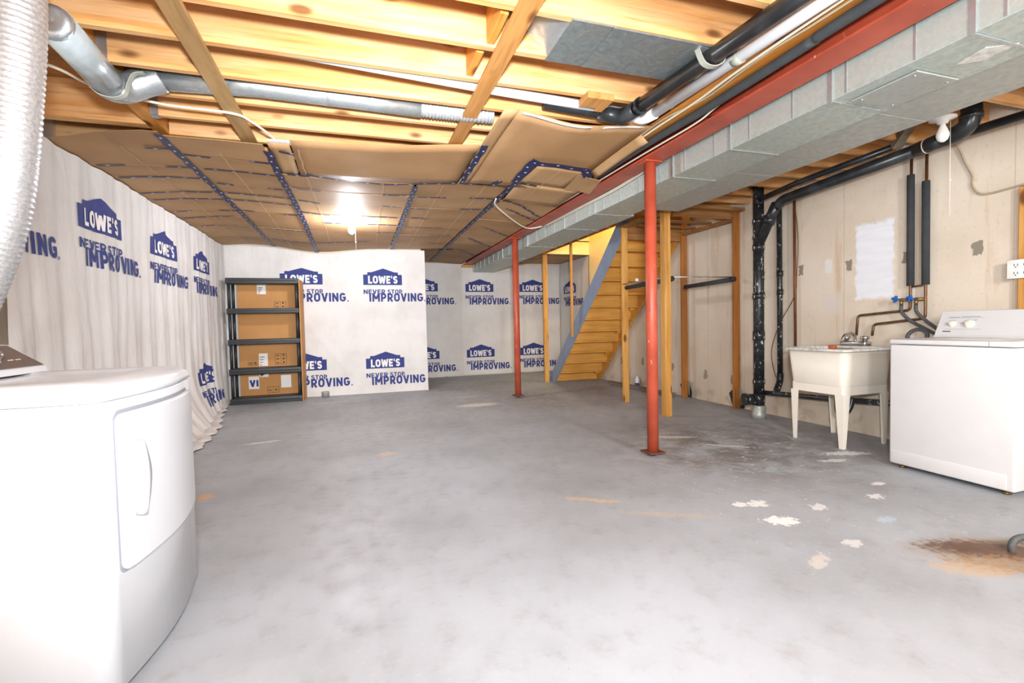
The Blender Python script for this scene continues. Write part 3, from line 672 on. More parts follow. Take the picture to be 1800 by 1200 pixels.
for x0, y0, x1, y1 in ((-1.50, 3.95, -1.50, 7.9), (-.90, 3.95, -.89, 7.9), (-.36, 3.70, -.33, 7.2), (.26, 4.36, .30, 7.2), (.78, 4.30, .80, 7.9), (1.16, 4.26, 1.20, 7.9), (1.62, 3.60, 1.64, 4.70), (-1.0, 4.055, -.74, 4.06), (.78, 5.22, 1.10, 5.18), (1.66, 4.46, 2.0, 4.60)):
    tape(x0, y0, x1, y1, .007, .0085, 'fold_crease', 'crease')

for x0, x1 in ((2.80, 3.52), (3.53, 4.335)):
    for y0, y1 in ((8.46, 9.10), (9.104, 9.83)): panel(x0, x1, y0, y1, lambda a, b: 2.385 + .006*noise.noise(Vector((a, b, 1))))
mk('tape_strip', G().box(3.30, 4.33, 8.452, 8.492, 2.366, 2.3665), M['tape'], cb)
# ------------------------------------------------------------------ hanging drop cloths with printed lettering
def glyph(ch, t=.19):
    """strokes of a bold sans capital, height 1: list of centre-line polylines, and the advance width"""
    h = t/2
    def arcp(cx, cy, rx, ry, a0, a1, n=10): return [(cx+rx*math.cos(math.radians(lerp(a0, a1, i/n))), cy+ry*math.sin(math.radians(lerp(a0, a1, i/n)))) for i in range(n+1)]
    if ch == 'I': return [[(h, 0), (h, 1)]], t
    if ch == 'L': return [[(h, 0), (h, 1)], [(h, h), (.54, h)]], .54
    if ch == 'E': return [[(h, 0), (h, 1)], [(h, 1-h), (.56, 1-h)], [(h, .5), (.52, .5)], [(h, h), (.56, h)]], .56
    if ch == 'T': return [[(0, 1-h), (.62, 1-h)], [(.31, 0), (.31, 1)]], .62
    if ch == 'V': return [[(.09, 1), (.35, 0)], [(.61, 1), (.35, 0)]], .70
    if ch == 'N': return [[(h, 0), (h, 1)], [(h, .94), (.70-h, .06)], [(.70-h, 0), (.70-h, 1)]], .70
    if ch == 'M': return [[(h, 0), (h, 1)], [(h, .95), (.44, .30)], [(.44, .30), (.88-h, .95)], [(.88-h, 0), (.88-h, 1)]], .88
    if ch == 'W': return [[(.09, 1), (.27, 0)], [(.27, 0), (.48, .9)], [(.48, .9), (.69, 0)], [(.69, 0), (.87, 1)]], .96
    if ch == 'O':
        w = .70; rx = w/2-h; return [arcp(w/2, 1-h-rx, rx, rx, 0, 180) + arcp(w/2, h+rx, rx, rx, 180, 360) + [(w-h, 1-h-rx)]], w
    if ch == 'G':
        w = .70; rx = w/2-h; return [arcp(w/2, 1-h-rx, rx, rx, 25, 180) + arcp(w/2, h+rx, rx, rx, 180, 360) + [(w-h, .52)], [(w/2, .46), (w-h+h*.9, .46)]], w
    if ch == 'S':
        w = .62; rx = w/2-h; ry = .25-h/2; return [arcp(w/2, 1-h-ry, rx, ry, 15, 270, 14) + arcp(w/2, h+ry, rx, ry, 90, -165, 14)[1:]], w
    if ch in 'PR':
        w = .64; r = .27-h*.3; st_ = [[(h, 0), (h, 1)], [(h, 1-h)] + arcp(w-h-r, 1-h-r, r, r, 90, -90) + [(h, 1-h-2*r)]]
        if ch == 'R': st_.append([(.30, 1-h-2*r), (w-h*.6, 0)])
        return st_, w
    if ch == "'": return [[(.10, .68), (.10, 1.02)]], .20
    if ch == '.': return [[(.10, 0), (.10, .16)]], .20
    return [], .34
def text_geo(body, width, height, bold=.0, gap=.13, t=.19):
    """flat lettering: vertices (x, y, lift) and quads; overlapping strokes get slightly different lift"""
    vs = []; fs = []; x = 0; k_ = 0
    for ch in body:
        st_, adv = glyph(ch, t)
        for pl in st_:
            n = len(pl); b = len(vs); tt = .14 if ch in "'." else t
            for i in range(n):
                a, c = pl[max(i-1, 0)], pl[min(i+1, n-1)]; dx, dy = c[0]-a[0], c[1]-a[1]; L = math.hypot(dx, dy) or 1
                nx, ny = -dy/L*tt/2, dx/L*tt/2
                vs += [(x+pl[i][0]+nx, pl[i][1]+ny, k_*.0002), (x+pl[i][0]-nx, pl[i][1]-ny, k_*.0002)]
            for i in range(n-1): fs.append((b+2*i, b+2*i+1, b+2*i+3, b+2*i+2))
            k_ = (k_+1) % 4
        x += adv + gap
    x -= gap
    return [(a/x*width, c*height, l) for a, c, l in vs], [list(reversed(f)) for f in fs]
def flat_cut(vs, fs, step):
    bm = bmesh.new(); bv = [bm.verts.new((v[0], v[1], v[2] if len(v) > 2 else 0)) for v in vs]
    for f in fs:
        try: bm.faces.new([bv[i] for i in f])
        except ValueError: pass
    xs = [v[0] for v in vs]; ys_ = [v[1] for v in vs]
    for ax, lo, hi in ((0, min(xs), max(xs)), (1, min(ys_), max(ys_))):
        q = math.floor(lo/step)*step + step
        while q < hi:
            no = [0, 0, 0]; no[ax] = 1; co = [0, 0, 0]; co[ax] = q
            bmesh.ops.bisect_plane(bm, geom=list(bm.verts)+list(bm.edges)+list(bm.faces), plane_co=co, plane_no=no, dist=1e-6)
            q += step
    bm.verts.index_update()
    r = [(v.co.x, v.co.y, v.co.z) for v in bm.verts], [[v.index for v in f.verts] for f in bm.faces]
    bm.free(); return r
LOGO = [(0, 0), (.605, 0), (.605, .165), (.545, .165), (.54, .205), (.49, .205), (.31, .268), (.13, .205), (.068, .205), (.062, .165), (0, .165)]
T_LOGO = flat_cut([(a, b) for a, b in LOGO], [list(range(len(LOGO)))], .035)
v_, f_ = text_geo("LOWE'S", .46, .125, gap=.10, t=.23); T_LOW = flat_cut([(a+.075, b+.022, l) for a, b, l in v_], f_, .035)
v_, f_ = text_geo('NEVER', .335, .072, t=.20); T_NEV = flat_cut([(a, b-.145, l) for a, b, l in v_], f_, .035)
v_, f_ = text_geo('STOP', .232, .072, t=.20); T_STP = flat_cut([(a+.373, b-.145, l) for a, b, l in v_], f_, .035)
v_, f_ = text_geo('IMPROVING.', .90, .137, t=.22); T_IMP = flat_cut([(a+.085, b-.268, l) for a, b, l in v_], f_, .035)
def put(tpl, fn, s0, t0, off, smin, smax, tmin=-9, rev=False):
    """map a flat template on the cloth function; keep the faces that lie on the cloth"""
    vs, fs = tpl; g = G(); pts = []; keep = {}
    e = .004
    for i, (a, b, lift) in enumerate(vs):
        s, t_ = s0+a, t0+b
        p = Vector(fn(s, t_)); n = (Vector(fn(s+e, t_))-p).cross(Vector(fn(s, t_+e))-p).normalized()
        pts.append(p + n*(off+lift))
    ff = [f for f in fs if all(smin <= s0+vs[i][0] <= smax for i in f)]
    if not ff: return None
    use = sorted({i for f in ff for i in f}); ix = {k: j for j, k in enumerate(use)}
    return g.add([pts[i] for i in use], [[ix[i] for i in f] for f in ff], True)
def cloth(name, fn, smin, smax, tmin, tmax, logos, label, step=.03):
    c0 = Vector(fn((smin+smax)/2, tmin)); o = thing(name, label, 'drop cloth', (c0.x, c0.y, 0))
    ns, nt = int((smax-smin)/step), int((tmax-tmin)/.04)
    top = tmax if not callable(tmax) else None
    mk('fabric', G().grid(lambda s, t_: fn(s, t_), frange(smin, smax, ns), frange(tmin, tmax, nt)), M['cloth'], o, fixn=False)
    for s0, t0 in logos:
        for nm, tp, m, off in (('logo_print', T_LOGO, 'ink', .006), ('logo_letters', T_LOW, 'white', .010), ('slogan_word', T_NEV, 'ink', .006), ('slogan_word', T_STP, 'ink', .006), ('slogan_word', T_IMP, 'ink', .006)):
            g = put(tp, fn, s0, t0, off, smin+.005, smax-.005)
            if g: mk(nm, g, M[m], o, fixn=False)
    return o
nz = lambda a, b, c: noise.noise(Vector((a, b, c)))
def left_fn(s, t_):        # along +y on the left wall
    amp = .006 + .012*sst(1.6, .3, t_)
    sk = s + .10*(1-t_/2.3)*nz(s*.7, 0, 1)
    d = amp*(math.sin(sk*17 + 2.2*nz(s*1.1, t_*.3, 5)) + .6*math.sin(sk*41 + 3*nz(s*2, t_*.4, 9))) + .022*nz(s*1.4, t_*.7, 2) + .008*nz(s*6, t_*2.5, 4)
    fl = .34*(1-sst(5.0, 8.05, s)*.95)*max(0, 1-t_/.6)**1.8
    return (XL + .072 + d + fl + .02, s, t_ + .05*sst(3.9, 3.4, s)*sst(1.8, 2.3, t_))
def inner_fn(s, t_):       # along +x on the inner partition
    d = .006*math.sin(s*11+2*nz(s, t_*.5, 7))*sst(.2, -1.2, s) + .012*nz(s*1.2, t_*.8, 11) + .005*nz(s*4, t_*2, 12)
    diag = .014*math.exp(-(((s+.55)+(t_-.9)*.75)/.05)**2)*sst(.1, .5, 1.5-t_)
    fl = .05*max(0, 1-t_/.25)**2*sst(-.75, -.55, s)
    return (s, 8.03 - abs(d)*1.0 - diag - fl - .012, t_ + sagtop(s)*sst(1.9, 2.33, t_))
def sagtop(s): return -.10*math.exp(-((s+.5)/.5)**2) - .01
def far_fn(s, t_):
    d = .010*nz(s*1.6, t_*.8, 21) + .006*math.sin(s*9+2*nz(s, t_, 22))*sst(1.2, 2.3, t_) + .004*nz(s*5, t_*2, 23)
    return (s, YF-.045-abs(d), t_)
def side_fn(s, t_):        # right wall at the far corner, along -y
    d = .010*nz(s*1.6, t_*.8, 31) + .005*nz(s*5, t_*2, 33)
    return (XR-.045-abs(d), 9.80-s, t_)
cloth('drop_cloth', left_fn, 3.36, 8.0, .004, 2.315, [(2.94, 1.825), (4.14, 1.825), (5.38, 1.815), (6.60, 1.80), (6.60, .40)], 'white drop cloth with navy print covering the long left wall')
cloth('drop_cloth', inner_fn, -1.84, 1.10, .004, 2.33, [(-1.62+.0, 1.80), (-1.098+.0, 1.752), (.114, 1.748), (.115, .40), (-1.08, .415)][1:], 'white drop cloth with navy print hanging behind the shelf unit')
cloth('drop_cloth', far_fn, 1.0, 4.31, .02, 2.34, [(.99, 1.775), (2.175, 1.765), (3.365, 1.765), (.99, .39), (2.17, .388), (3.36, .388)], 'white drop cloth with navy print on the far wall behind the farther red post')
cloth('drop_cloth', side_fn, .01, 1.38, .02, 2.37, [(.22, 1.70), (.22, .35)], 'narrow white drop cloth with navy print on the far side wall behind the stairs')
# bunched cloth corner on the left of the partition, floor hem of the left cloth
def hem_fn(s, q):
    a = Vector(left_fn(s, .004)); ww = .05 + .08*sst(8, 5.4, s) + .02*nz(s*3, 0, 41)
    return (a.x - .02 + q*ww, s, .012 + .018*math.sin(q*PI) + .006*nz(s*8, q*2, 42))
oc = [o for o in bpy.data.objects if o.name.startswith('drop_cloth')][0]
mk('floor_hem', G().grid(hem_fn, frange(4.6, 7.9, 100), frange(0, 1, 6)), M['cloth'], oc, fixn=False)

# ------------------------------------------------------------------ shelf unit, carton sheet, pipe stub
sx0, sx1, sy0, sy1 = -1.755, -.805, 7.66, 7.965
sh = thing('shelf_unit', 'tall charcoal plastic shelf unit with five shelves against the cloth', 'shelf', ((sx0+sx1)/2, (sy0+sy1)/2, 0))
for a, b in ((0, .085), (.43, .51), (.86, .932), (1.305, 1.378), (1.735, 1.812)):
    m = mk('shelf_board', G().rbox(sx0, sx1, sy0, sy1, a, b, .008, 2), M['shelf'], sh)
    mk('edge_groove', G().box(sx0+.03, sx1-.03, sy0-.0015, sy0+.001, a+.03, b-.03), M['dark'], m)
for px in (sx0+.035, sx1-.035):
    for py in (sy0+.03, sy1-.03):
        for a, b in ((.085, .43), (.51, .86), (.932, 1.305), (1.378, 1.735)):
            mk('upright', G().tube([(px, py, a), (px, py, b)], .021, 14), M['black'], sh)
cs = thing('carton_sheet', 'tall flattened cardboard carton with shipping labels standing behind the shelves', 'cardboard', (-1.26, 7.99, 0))
mk('sheet', G().rbox(-1.68, -.83, 7.972, 7.984, .0, 1.77, .002, 1, False), M['cardy'], cs)
mk('side_flap', G().prism([(-.80, 7.62, 0), (-.788, 7.62, 0), (-.772, 7.97, 0), (-.784, 7.97, 0)], (.0, 0, 1.79)), M['cardy'], cs)
mk('bottom_flap', G().prism([(-1.66, 7.972, .088), (-.84, 7.972, .088), (-.84, 7.972, .095), (-1.66, 7.972, .095)], (0, -.012, 0)), M['cardy'], cs)
Yp = 7.970
def decal(nm, x0, x1, z0, z1, m, y=Yp): return mk(nm, G().box(x0, x1, y, y+.0015, z0, z1), M[m], cs)
for nm, x0, x1, z0, z1 in (('shipping_label', -1.41, -1.29, 1.60, 1.735), ('shipping_label', -1.42, -1.30, .52, .71), ('shipping_label', -1.42, -1.30, .355, .43), ('white_sticker', -1.57, -1.43, .18, .37), ('white_sticker', -1.13, -.99, .18, .37)):
    l = decal(nm, x0, x1, z0, z1, 'label')
    if nm == 'shipping_label':
        for q in range(4):
            mk('print_bar', G().box(x0+.012, x0+.04+.012*q, Yp-.001, Yp, z0+.012+(z1-z0-.03)*q/4, z0+.022+(z1-z0-.03)*q/4), M['print'], l)
v_, f_ = text_geo('VI', .115, .10, t=.26)
g = G().add([(a-1.555, Yp-.001-l, b+.215) for a, b, l in v_], f_); mk('lettering', g, M['ink'], cs)
def frame_print(x0, x1, z0, z1):
    t_ = .005; g = G()
    for a, b, c, d in ((x0, x1, z0, z0+t_), (x0, x1, z1-t_, z1), (x0, x0+t_, z0, z1), (x1-t_, x1, z0, z1), ((x0+x1)/2, (x0+x1)/2+.003, z0, z1)): g.box(a, b, Yp, Yp+.001, c, d)
    n = max(1, int((z1-z0)/.05))
    for i in range(n):
        zz = z0 + (i+.35)*(z1-z0)/n
        g.box(x0+.02, x0+.055, Yp, Yp+.001, zz, zz+.012); g.box((x0+x1)/2+.025, (x0+x1)/2+.05, Yp, Yp+.001, zz, zz+.022)
    mk('handling_marks', g, M['print'], cs)
frame_print(-1.18, -1.02, 1.385, 1.49); frame_print(-1.20, -1.04, .54, .70); frame_print(-1.32, -1.16, .11, .205)
frame_print(-1.57, -1.45, .54, .585)
mk('pipe_stub', G().lathe([(.055, 0), (.055, .07), (.058, .075), (.058, .088), (.048, .088), (.046, .03), (.0, .028)], (-.50, 7.89, 0), n=20), M['galvd'], None, 'short galvanized pipe stub standing on the floor by the cloth', 'pipe')

# ------------------------------------------------------------------ stairs seen from behind and below
st = thing('staircase', 'wooden basement staircase with grey stringer seen from underneath', 'stairs', (3.9, 7, 0))
def stringer(x0, x1, m):
    lo = lambda y: (8.005-y)*.932; hi = lambda y: (8.285-y)*.94
    pts = [(x0, 8.005, 0), (x0, 8.285, 0), (x0, 5.48, hi(5.48)), (x0, 5.40, hi(5.48)), (x0, 5.40, lo(5.40))]
    return mk('stringer', G().prism(pts, (x1-x0, 0, 0)), M[m], st)
stringer(3.385, 3.423, 'greypaint'); stringer(4.30, 4.338, 'stair')
rise, run = .1895, .2025
for i in range(12):
    y = 8.11 - i*run; z = i*rise
    mk('riser', G().rbox(3.425, 4.298, y-.018, y, z+.002, z+rise-.03, .001, 1, False), M['stair'], st)
    if i < 13: mk('tread', G().rbox(3.425, 4.298, y-run-.016, y+.028, z+rise-.03, z+rise-.001, .003, 1, False), M['stair'], st)
    if i % 2 == 0: mk('cleat', G().box(4.22, 4.297, y-.12, y-.02, z+rise-.075, z+rise-.032), M['stair'], st)

# ------------------------------------------------------------------ studs and closet framing under the stairs
def stud(x0, x1, y0, y1, z1, lab, m='stud', z0=0):
    return mk('wall_stud', G().rbox(x0, x1, y0, y1, z0, z1, .003, 1, False), M[m], None, lab, 'stud', 'bare wall studs')
stud(3.225, 3.31, 8.05, 8.088, 2.398, 'bare stud at the foot of the grey stringer')
stud(3.340, 3.378, 7.13, 7.165, 2.398, 'short stud fixed to the grey stringer, ending above the floor', z0=.84)
stud(3.335, 3.42, 5.53, 5.568, 2.30, 'bare stud in front of the upper stairs, holding a hanging rail')
t = thing('double_stud', 'doubled pale stud just right of the nearer red post', 'stud', (3.28, 4.53, 0), 'bare wall studs')
mk('stud_board', G().rbox(3.24, 3.278, 4.49, 4.575, 0, 2.30, .003, 1, False), M['stud'], t); mk('stud_board', G().rbox(3.281, 3.319, 4.49, 4.575, 0, 2.30, .003, 1, False), M['stud'], t)
stud(4.268, 4.353, 5.53, 5.568, 2.235, 'bare stud against the concrete with a small black membrane behind its foot', 'studold')
stud(4.275, 4.362, 4.585, 4.623, 2.335, 'bare brown stud against the concrete next to the black drain stack', 'studold')
hd = thing('closet_header', 'rough wooden closet header boards on top of the studs', 'board', (3.8, 5.0, 2.24))
mk('front_plate', G().rbox(3.23, 4.36, 4.50, 4.588, 2.336, 2.374, .002, 1, False), M['header'], hd)
mk('side_plate', G().rbox(3.33, 3.418, 4.59, 5.57, 2.301, 2.339, .002, 1, False), M['header'], hd)
mk('front_board', G().rbox(3.43, 4.27, 4.589, 4.61, 2.25, 2.334, .002, 1, False), M['header'], hd)
mk('wall_plate', G().rbox(4.275, 4.362, 4.63, 5.568, 2.237, 2.275, .002, 1, False), M['header'], hd)
mk('back_board', G().rbox(3.43, 4.365, 5.572, 5.602, 2.16, 2.632, .002, 1, False), M['header'], hd)
for y in (4.95, 5.25): mk('slat', G().rbox(3.42, 4.273, y, y+.09, 2.28, 2.298, .002, 1, False), M['header'], hd)
# hanging rails
t = thing('hanging_rail', 'black foam-covered hanging rail from the brown stud towards the double stud', 'rail', (4.3, 5.0, 1.5))
mk('foam_sleeve', G().tube([(4.255, 4.60, 1.545), (4.215, 5.40, 1.52)], .026, 16), M['foam'], t)
mk('end_cap', ring(G(), (4.255, 4.58, 1.546), (-.05, 1, -.03), .031, .04), M['black'], t)
mk('rod', G().tube([(4.262, 4.62, 1.575), (3.36, 4.60, 1.565)], .008, 10), M['galvp'], t)
t = thing('hanging_rail', 'black hanging rail crossing behind the nearer red post', 'rail', (3.37, 5.1, 1.5))
mk('foam_sleeve', G().tube([(3.40, 4.60, 1.535), (3.385, 5.52, 1.515)], .026, 16), M['foam'], t)
mk('end_cap', ring(G(), (3.40, 4.60, 1.545), (0, 1, 0), .031, .05), M['black'], t)
mk('rod', G().tube([(3.345, 4.60, 1.565), (3.340, 5.53, 1.562)], .008, 10), M['galvp'], t)
mk('knob', G().tube([(3.342, 5.20, 1.57), (3.342, 5.20, 1.605)], .02, 12), M['pvc'], t)
# things on the floor by the wall
mk('spray_bottle', G().lathe([(.032, 0), (.034, .01), (.034, .12), (.026, .14), (.018, .15), (.018, .175), (.0, .176)], (4.30, 6.72, 0), n=16), M['bluebot'], None, 'blue and white bottle on the floor under the stairs', 'bottle')
o = [x for x in bpy.data.objects if x.name == 'spray_bottle'][0]
mk('cap', G().lathe([(.0345, .075), (.0348, .076), (.0348, .125), (.027, .145), (.02, .152), (.02, .18), (0, .181)], (4.30, 6.72, 0), n=16), M['pvc'], o)
for i, (a, b, lab) in enumerate((((4.20, 7.45, .02), (4.26, 5.72, .02), 'weathered loose board lying nearest the concrete wall'), ((4.12, 7.2, .02), (4.16, 5.60, .02), 'weathered loose board lying on the floor under the stairs'))):
    mk('loose_board', G().bar(a, b, .07, .038), M['dull'], None, lab, 'board')
for (x, y, lab) in ((4.33, 5.60, 'black membrane scrap behind the foot of the farther wall stud'), (4.335, 4.66, 'black membrane scrap behind the foot of the brown wall stud')):
    o = mk('membrane_scrap', G().prism([(4.364, y-.13, 0), (4.364, y+.05, 0), (4.364, y+.11, .16), (4.364, y+.02, .24), (4.36, y-.02, .25), (4.352, y-.10, .2), (4.35, y-.15, .09)], (-.004, 0, 0)), M['membrane'], None, lab, 'membrane')
    mk('curled_edge', G().prism([(4.350, y-.06, .24), (4.31, y-.16, .22), (4.33, y-.13, .05), (4.35, y-.09, .03)], (-.003, 0, 0)), M['grey'], o)

# ------------------------------------------------------------------ drain stack and branch pipes on the right wall
ds = thing('drain_stack', 'black plastic drain stack standing on the floor against the right wall', 'pipe', (4.10, 4.05, 0))
px, py = 4.10, 4.05
mk('floor_hub', G().lathe([(.075, 0), (.075, .05), (.068, .06), (.068, .13), (.062, .14)], (px, py, 0), n=24), M['galvd'], ds)
mk('stack_pipe', G().tube([(px, py, .13), (px, py, 2.52)], .053, 24), M['absd'], ds)
for z, h in ((.16, .10), (.37, .05), (.84, .10), (1.28, .07), (1.80, .06), (1.92, .03), (2.08, .05)):
    mk('coupling', G().tube([(px, py, z), (px, py, z+h)], .060, 24), M['absd'], ds)
cl = mk('cleanout', G().tube([(px-.03, py+.03, .20), (px-.12, py+.07, .20)], .06, 20), M['absd'], ds)
mk('plug', ring(G(), (px-.125, py+.072, .20), (-1, .45, 0), .066, .03), M['abs'], cl)
mk('wye_branch', G().tube([(px, py, 1.86), (4.08, 3.87, 2.12), (4.06, 3.78, 2.22)], [.05, .05, .052], 20), M['abs'], ds)
mk('wye_collar', ring(G(), (4.082, 3.89, 2.09), (-.1, -.55, .85), .06, .07), M['abs'], ds)
br = thing('branch_drain', 'thick black drain pipe sloping along the right wall to an elbow', 'pipe', (4.0, 3.0, 2.2))
mk('pipe', G().tube(bend([(4.07, 3.80, 2.19), (4.05, 3.70, 2.245), (3.98, 2.42, 2.295)], .05), .047, 20), M['abs'], br)
mk('pipe', G().tube([(3.98, 2.47, 2.293), (3.955, 2.26, 2.303)], .052, 20), M['abs'], br)
mk('elbow', G().tube(smooth_path([(3.957, 2.28, 2.302), (3.95, 2.20, 2.308), (3.945, 2.14, 2.34), (3.945, 2.12, 2.40), (3.945, 2.12, 2.46)], 6), .056, 20), M['abs'], br)
mk('collar', ring(G(), (3.945, 2.12, 2.39), (0, 0, 1), .063, .03), M['abs'], br)
mk('tie_wire', ring(G(), (3.97, 2.40, 2.297), (0, 1, 0), .0545, .006), M['cable'], br)
vb = thing('vent_pipe', 'thin black vent pipe above the sloping drain on the right wall', 'pipe', (4.02, 3.2, 2.3))
mk('pipe', G().tube([(4.05, 4.0, 2.315), (4.02, 3.5, 2.355), (4.02, 2.6, 2.388)], .026, 16), M['abs'], vb)
mk('pipe', G().tube([(4.05, 2.35, 2.325), (4.06, 1.0, 2.31), (4.07, -.6, 2.30)], .03, 16), M['abs'], vb)
mk('tee_end', ring(G(), (4.05, 4.0, 2.31), (0, 1, 0), .04, .05), M['abs'], vb)
mk('dusty_branch', G().bar((3.96, 2.60, 2.36), (3.86, 2.42, 2.47), .06, .045), M['dull'], vb)
lp = thing('laundry_drain', 'speckled black laundry standpipe with low horizontal drain behind the tub', 'pipe', (4.3, 3.9, 0))
mk('standpipe', G().tube([(4.33, 4.0, 2.29), (4.325, 3.985, .46)], .027, 16), M['absd'], lp)
for z in (1.32, 1.52): mk('coupling', G().tube([(4.328, 3.99, z), (4.328, 3.99, z+.06)], .033, 16), M['absd'], lp)
mk('elbow', G().tube(smooth_path([(4.325, 3.985, .48), (4.32, 3.985, .40), (4.28, 3.97, .34), (4.25, 3.96, .30)], 5), .033, 16), M['absd'], lp)
mk('low_pipe', G().tube([(4.13, 4.04, .275), (4.22, 3.85, .275), (4.24, 3.3, .30), (4.26, 2.5, .36)], .026, 16), M['absd'], lp)
mk('trap', G().tube(smooth_path([(4.22, 3.12, .34), (4.2, 3.12, .27), (4.17, 3.13, .215), (4.11, 3.14, .205), (4.06, 3.13, .24), (4.04, 3.12, .42)], 6), .024, 14), M['abs'], lp)
mk('riser_pipe', G().tube([(4.33, 3.815, 2.30), (4.33, 3.80, .60)], .014, 12), M['copperbr'], None, 'thin brown steel pipe running down the wall beside the standpipe', 'pipe')
mk('cable', G().tube(smooth_path([(4.345, 3.83, 2.3), (4.35, 3.79, 1.9), (4.345, 3.80, 1.5), (4.35, 3.83, 1.3), (4.35, 4.02, 1.0), (4.35, 4.12, .72), (4.34, 4.08, .5), (4.3, 3.97, .36)], 6), .004, 6), M['copperbr'], None, 'thin brown wire sagging between the brown pipe and the laundry drain', 'wire')

# ------------------------------------------------------------------ water supply pipes, valves, hoses
for (y, zt, zb, yb, bx, lab) in ((2.725, 2.215, 1.315, 3.155, 1.08, 'left foam-wrapped copper supply pipe with blue tap above the washer'), (2.615, 2.135, 1.315, 3.015, 1.0, 'right foam-wrapped copper supply pipe with blue tap above the washer')):
    X0 = 4.335
    t = thing('water_pipe', lab, 'pipe', (X0, y, bx), 'copper supply pipes')
    zl = 1.115 if y > 2.7 else 1.045
    mk('copper_run', G().tube(bend([(X0, y, 2.44), (X0, y, zl), (X0, yb, bx), (X0-.02, yb, .90)], .03, 5), .0105, 10), M['copper'], t)
    mk('foam_sleeve', G().tube([(X0, y, zb), (X0, y+.004, zt)], .0265, 16), M['foam'], t)
    v = mk('valve', G().tube([(X0, y, 1.20), (X0-.02, y+.035, 1.20), (X0-.03, y+.055, 1.20)], [.014, .012, .016], 12).tube([(X0-.028, y+.05, 1.205), (X0-.028, y+.05, 1.15)], .012, 10), M['brass'], t)
    hg = G()
    for k_ in range(4):
        a = k_*PI/2+.3; c0 = Vector((X0-.045, y+.085, 1.21))
        hg.lathe([(.0, -.007), (.012, -.005), (.012, .005), (0, .007)], c0 + Vector((0, math.cos(a)*.018, math.sin(a)*.018)), (1, .6, 0), 10)
    hg.lathe([(.012, -.009), (.012, .009)], (X0-.045, y+.085, 1.21), (1, .6, 0), 12).tube([(X0-.03, y+.055, 1.205), (X0-.045, y+.085, 1.21)], .006, 8)
    mk('blue_handle', hg, M['blue'], v)
    dy = -.28 if y > 2.7 else -.22
    mk('washer_hose', G().tube(smooth_path([(X0-.028, y+.05, 1.155), (X0-.028, y+.045, 1.10), (X0-.03, y-.02, 1.03), (X0-.035, y+dy*.55, .95), (X0-.03, y+dy, .86), (X0-.02, y+dy-.02, .70)], 6), .0125, 12), M['hose'], None, ('left' if y > 2.7 else 'right')+' grey rubber hose from a blue tap down behind the washer', 'hose', 'washer hoses')
mk('tie_bar', G().tube([(4.335, 2.725, 1.305), (4.335, 2.615, 1.312)], .007, 8), M['copper'], None, 'short copper bar tying the two supply pipes together', 'pipe')

# ------------------------------------------------------------------ laundry tub
tx0, tx1, ty0, ty1 = 3.655, 4.235, 2.765, 3.315
tb = thing('laundry_tub', 'bisque plastic laundry tub on four tapered legs by the right wall', 'sink', (3.94, 3.04, 0))
def rrect(x0, x1, y0, y1, r, z, n=5):
    o_ = []
    for cx, cy, a0 in ((x1-r, y1-r, 0), (x0+r, y1-r, PI/2), (x0+r, y0+r, PI), (x1-r, y0+r, 1.5*PI)):
        for i in range(n+1): a = a0 + PI/2*i/n; o_.append((cx+r*math.cos(a), cy+r*math.sin(a), z))
    return o_
def rr_in(i, z, r=.045): return rrect(tx0+i, tx1-i, ty0+i, ty1-i, max(r, .01), z)
mk('basin', G().loft([rr_in(.075, .475), rr_in(.045, .482), rr_in(.03, .51), rr_in(.008, .795), rr_in(.014, .795), rr_in(.04, .79), rr_in(.07, .53), rr_in(.10, .51)], True, True), M['offw'], tb)
mk('rim', G().loft([rr_in(-.016, .790), rr_in(-.022, .803), rr_in(-.016, .812), rr_in(.03, .812), rr_in(.034, .790)], False, False), M['grime'], tb)
mk('back_deck', G().rbox(tx1-.11, tx1+.005, ty0+.01, ty1-.01, .79, .815, .006), M['grime'], tb)
fr = G().loft([rr_in(.060, .435, .02), rr_in(.035, .435, .02), rr_in(.035, .51, .02), rr_in(.060, .51, .02)], False, False, False)
mk('apron', fr, M['offw'], tb)
for lx, ly, dx, dy in ((tx0+.032, ty0+.032, 1, 1), (tx0+.032, ty1-.032, 1, -1), (tx1-.032, ty0+.032, -1, 1), (tx1-.032, ty1-.032, -1, -1)):
    g = G(); rings = []
    for z, wd, off in ((0, .034, .012), (.44, .075, 0)):
        rings.append([(lx+dx*off, ly+dy*off, z), (lx+dx*(off+wd), ly+dy*off, z), (lx+dx*(off+wd*.9), ly+dy*(off+.012), z), (lx+dx*(off+.012), ly+dy*(off+.012), z), (lx+dx*(off+.012), ly+dy*(off+wd*.9), z), (lx+dx*off, ly+dy*(off+wd), z)])
    mk('leg', g.loft(rings, smooth=False), M['offw'], tb)
fa = thing('faucet', 'chrome faucet with two handles on the back of the laundry tub', 'faucet', (4.19, 3.07, .80))
mk('body', G().rbox(4.15, 4.24, 2.96, 3.19,   .815, .855, .012), M['chrome'], fa)
mk('spout', G().tube(smooth_path([(4.19, 3.07, .84), (4.18, 3.07, .90), (4.13, 3.07, .93), (4.06, 3.07, .91), (4.035, 3.07, .87)], 6), .012, 12), M['chrome'], fa)
for y in (2.99, 3.155):
    mk('handle', G().lathe([(.016, 0), (.02, .02), (.034, .035), (.034, .05), (.018, .058)], (4.19, y, .845), n=12), M['chrome'], fa)
mk('sponge', G().rbox(3.66, 3.70, 2.86, 2.91, .8125, .842, .006), M['orange'], None, 'small orange sponge on the front rim of the laundry tub', 'sponge')
mk('hose_ring', G().tube([Vector((4.22, 2.60, .905)) + Vector((.02*math.sin(a), math.cos(a)*.07, math.sin(a)*.055)) for a in frange(-.4, PI+.4, 14)], .014, 10), M['hose'], None, 'grey drain hose arching behind the washer beside the tub', 'hose')
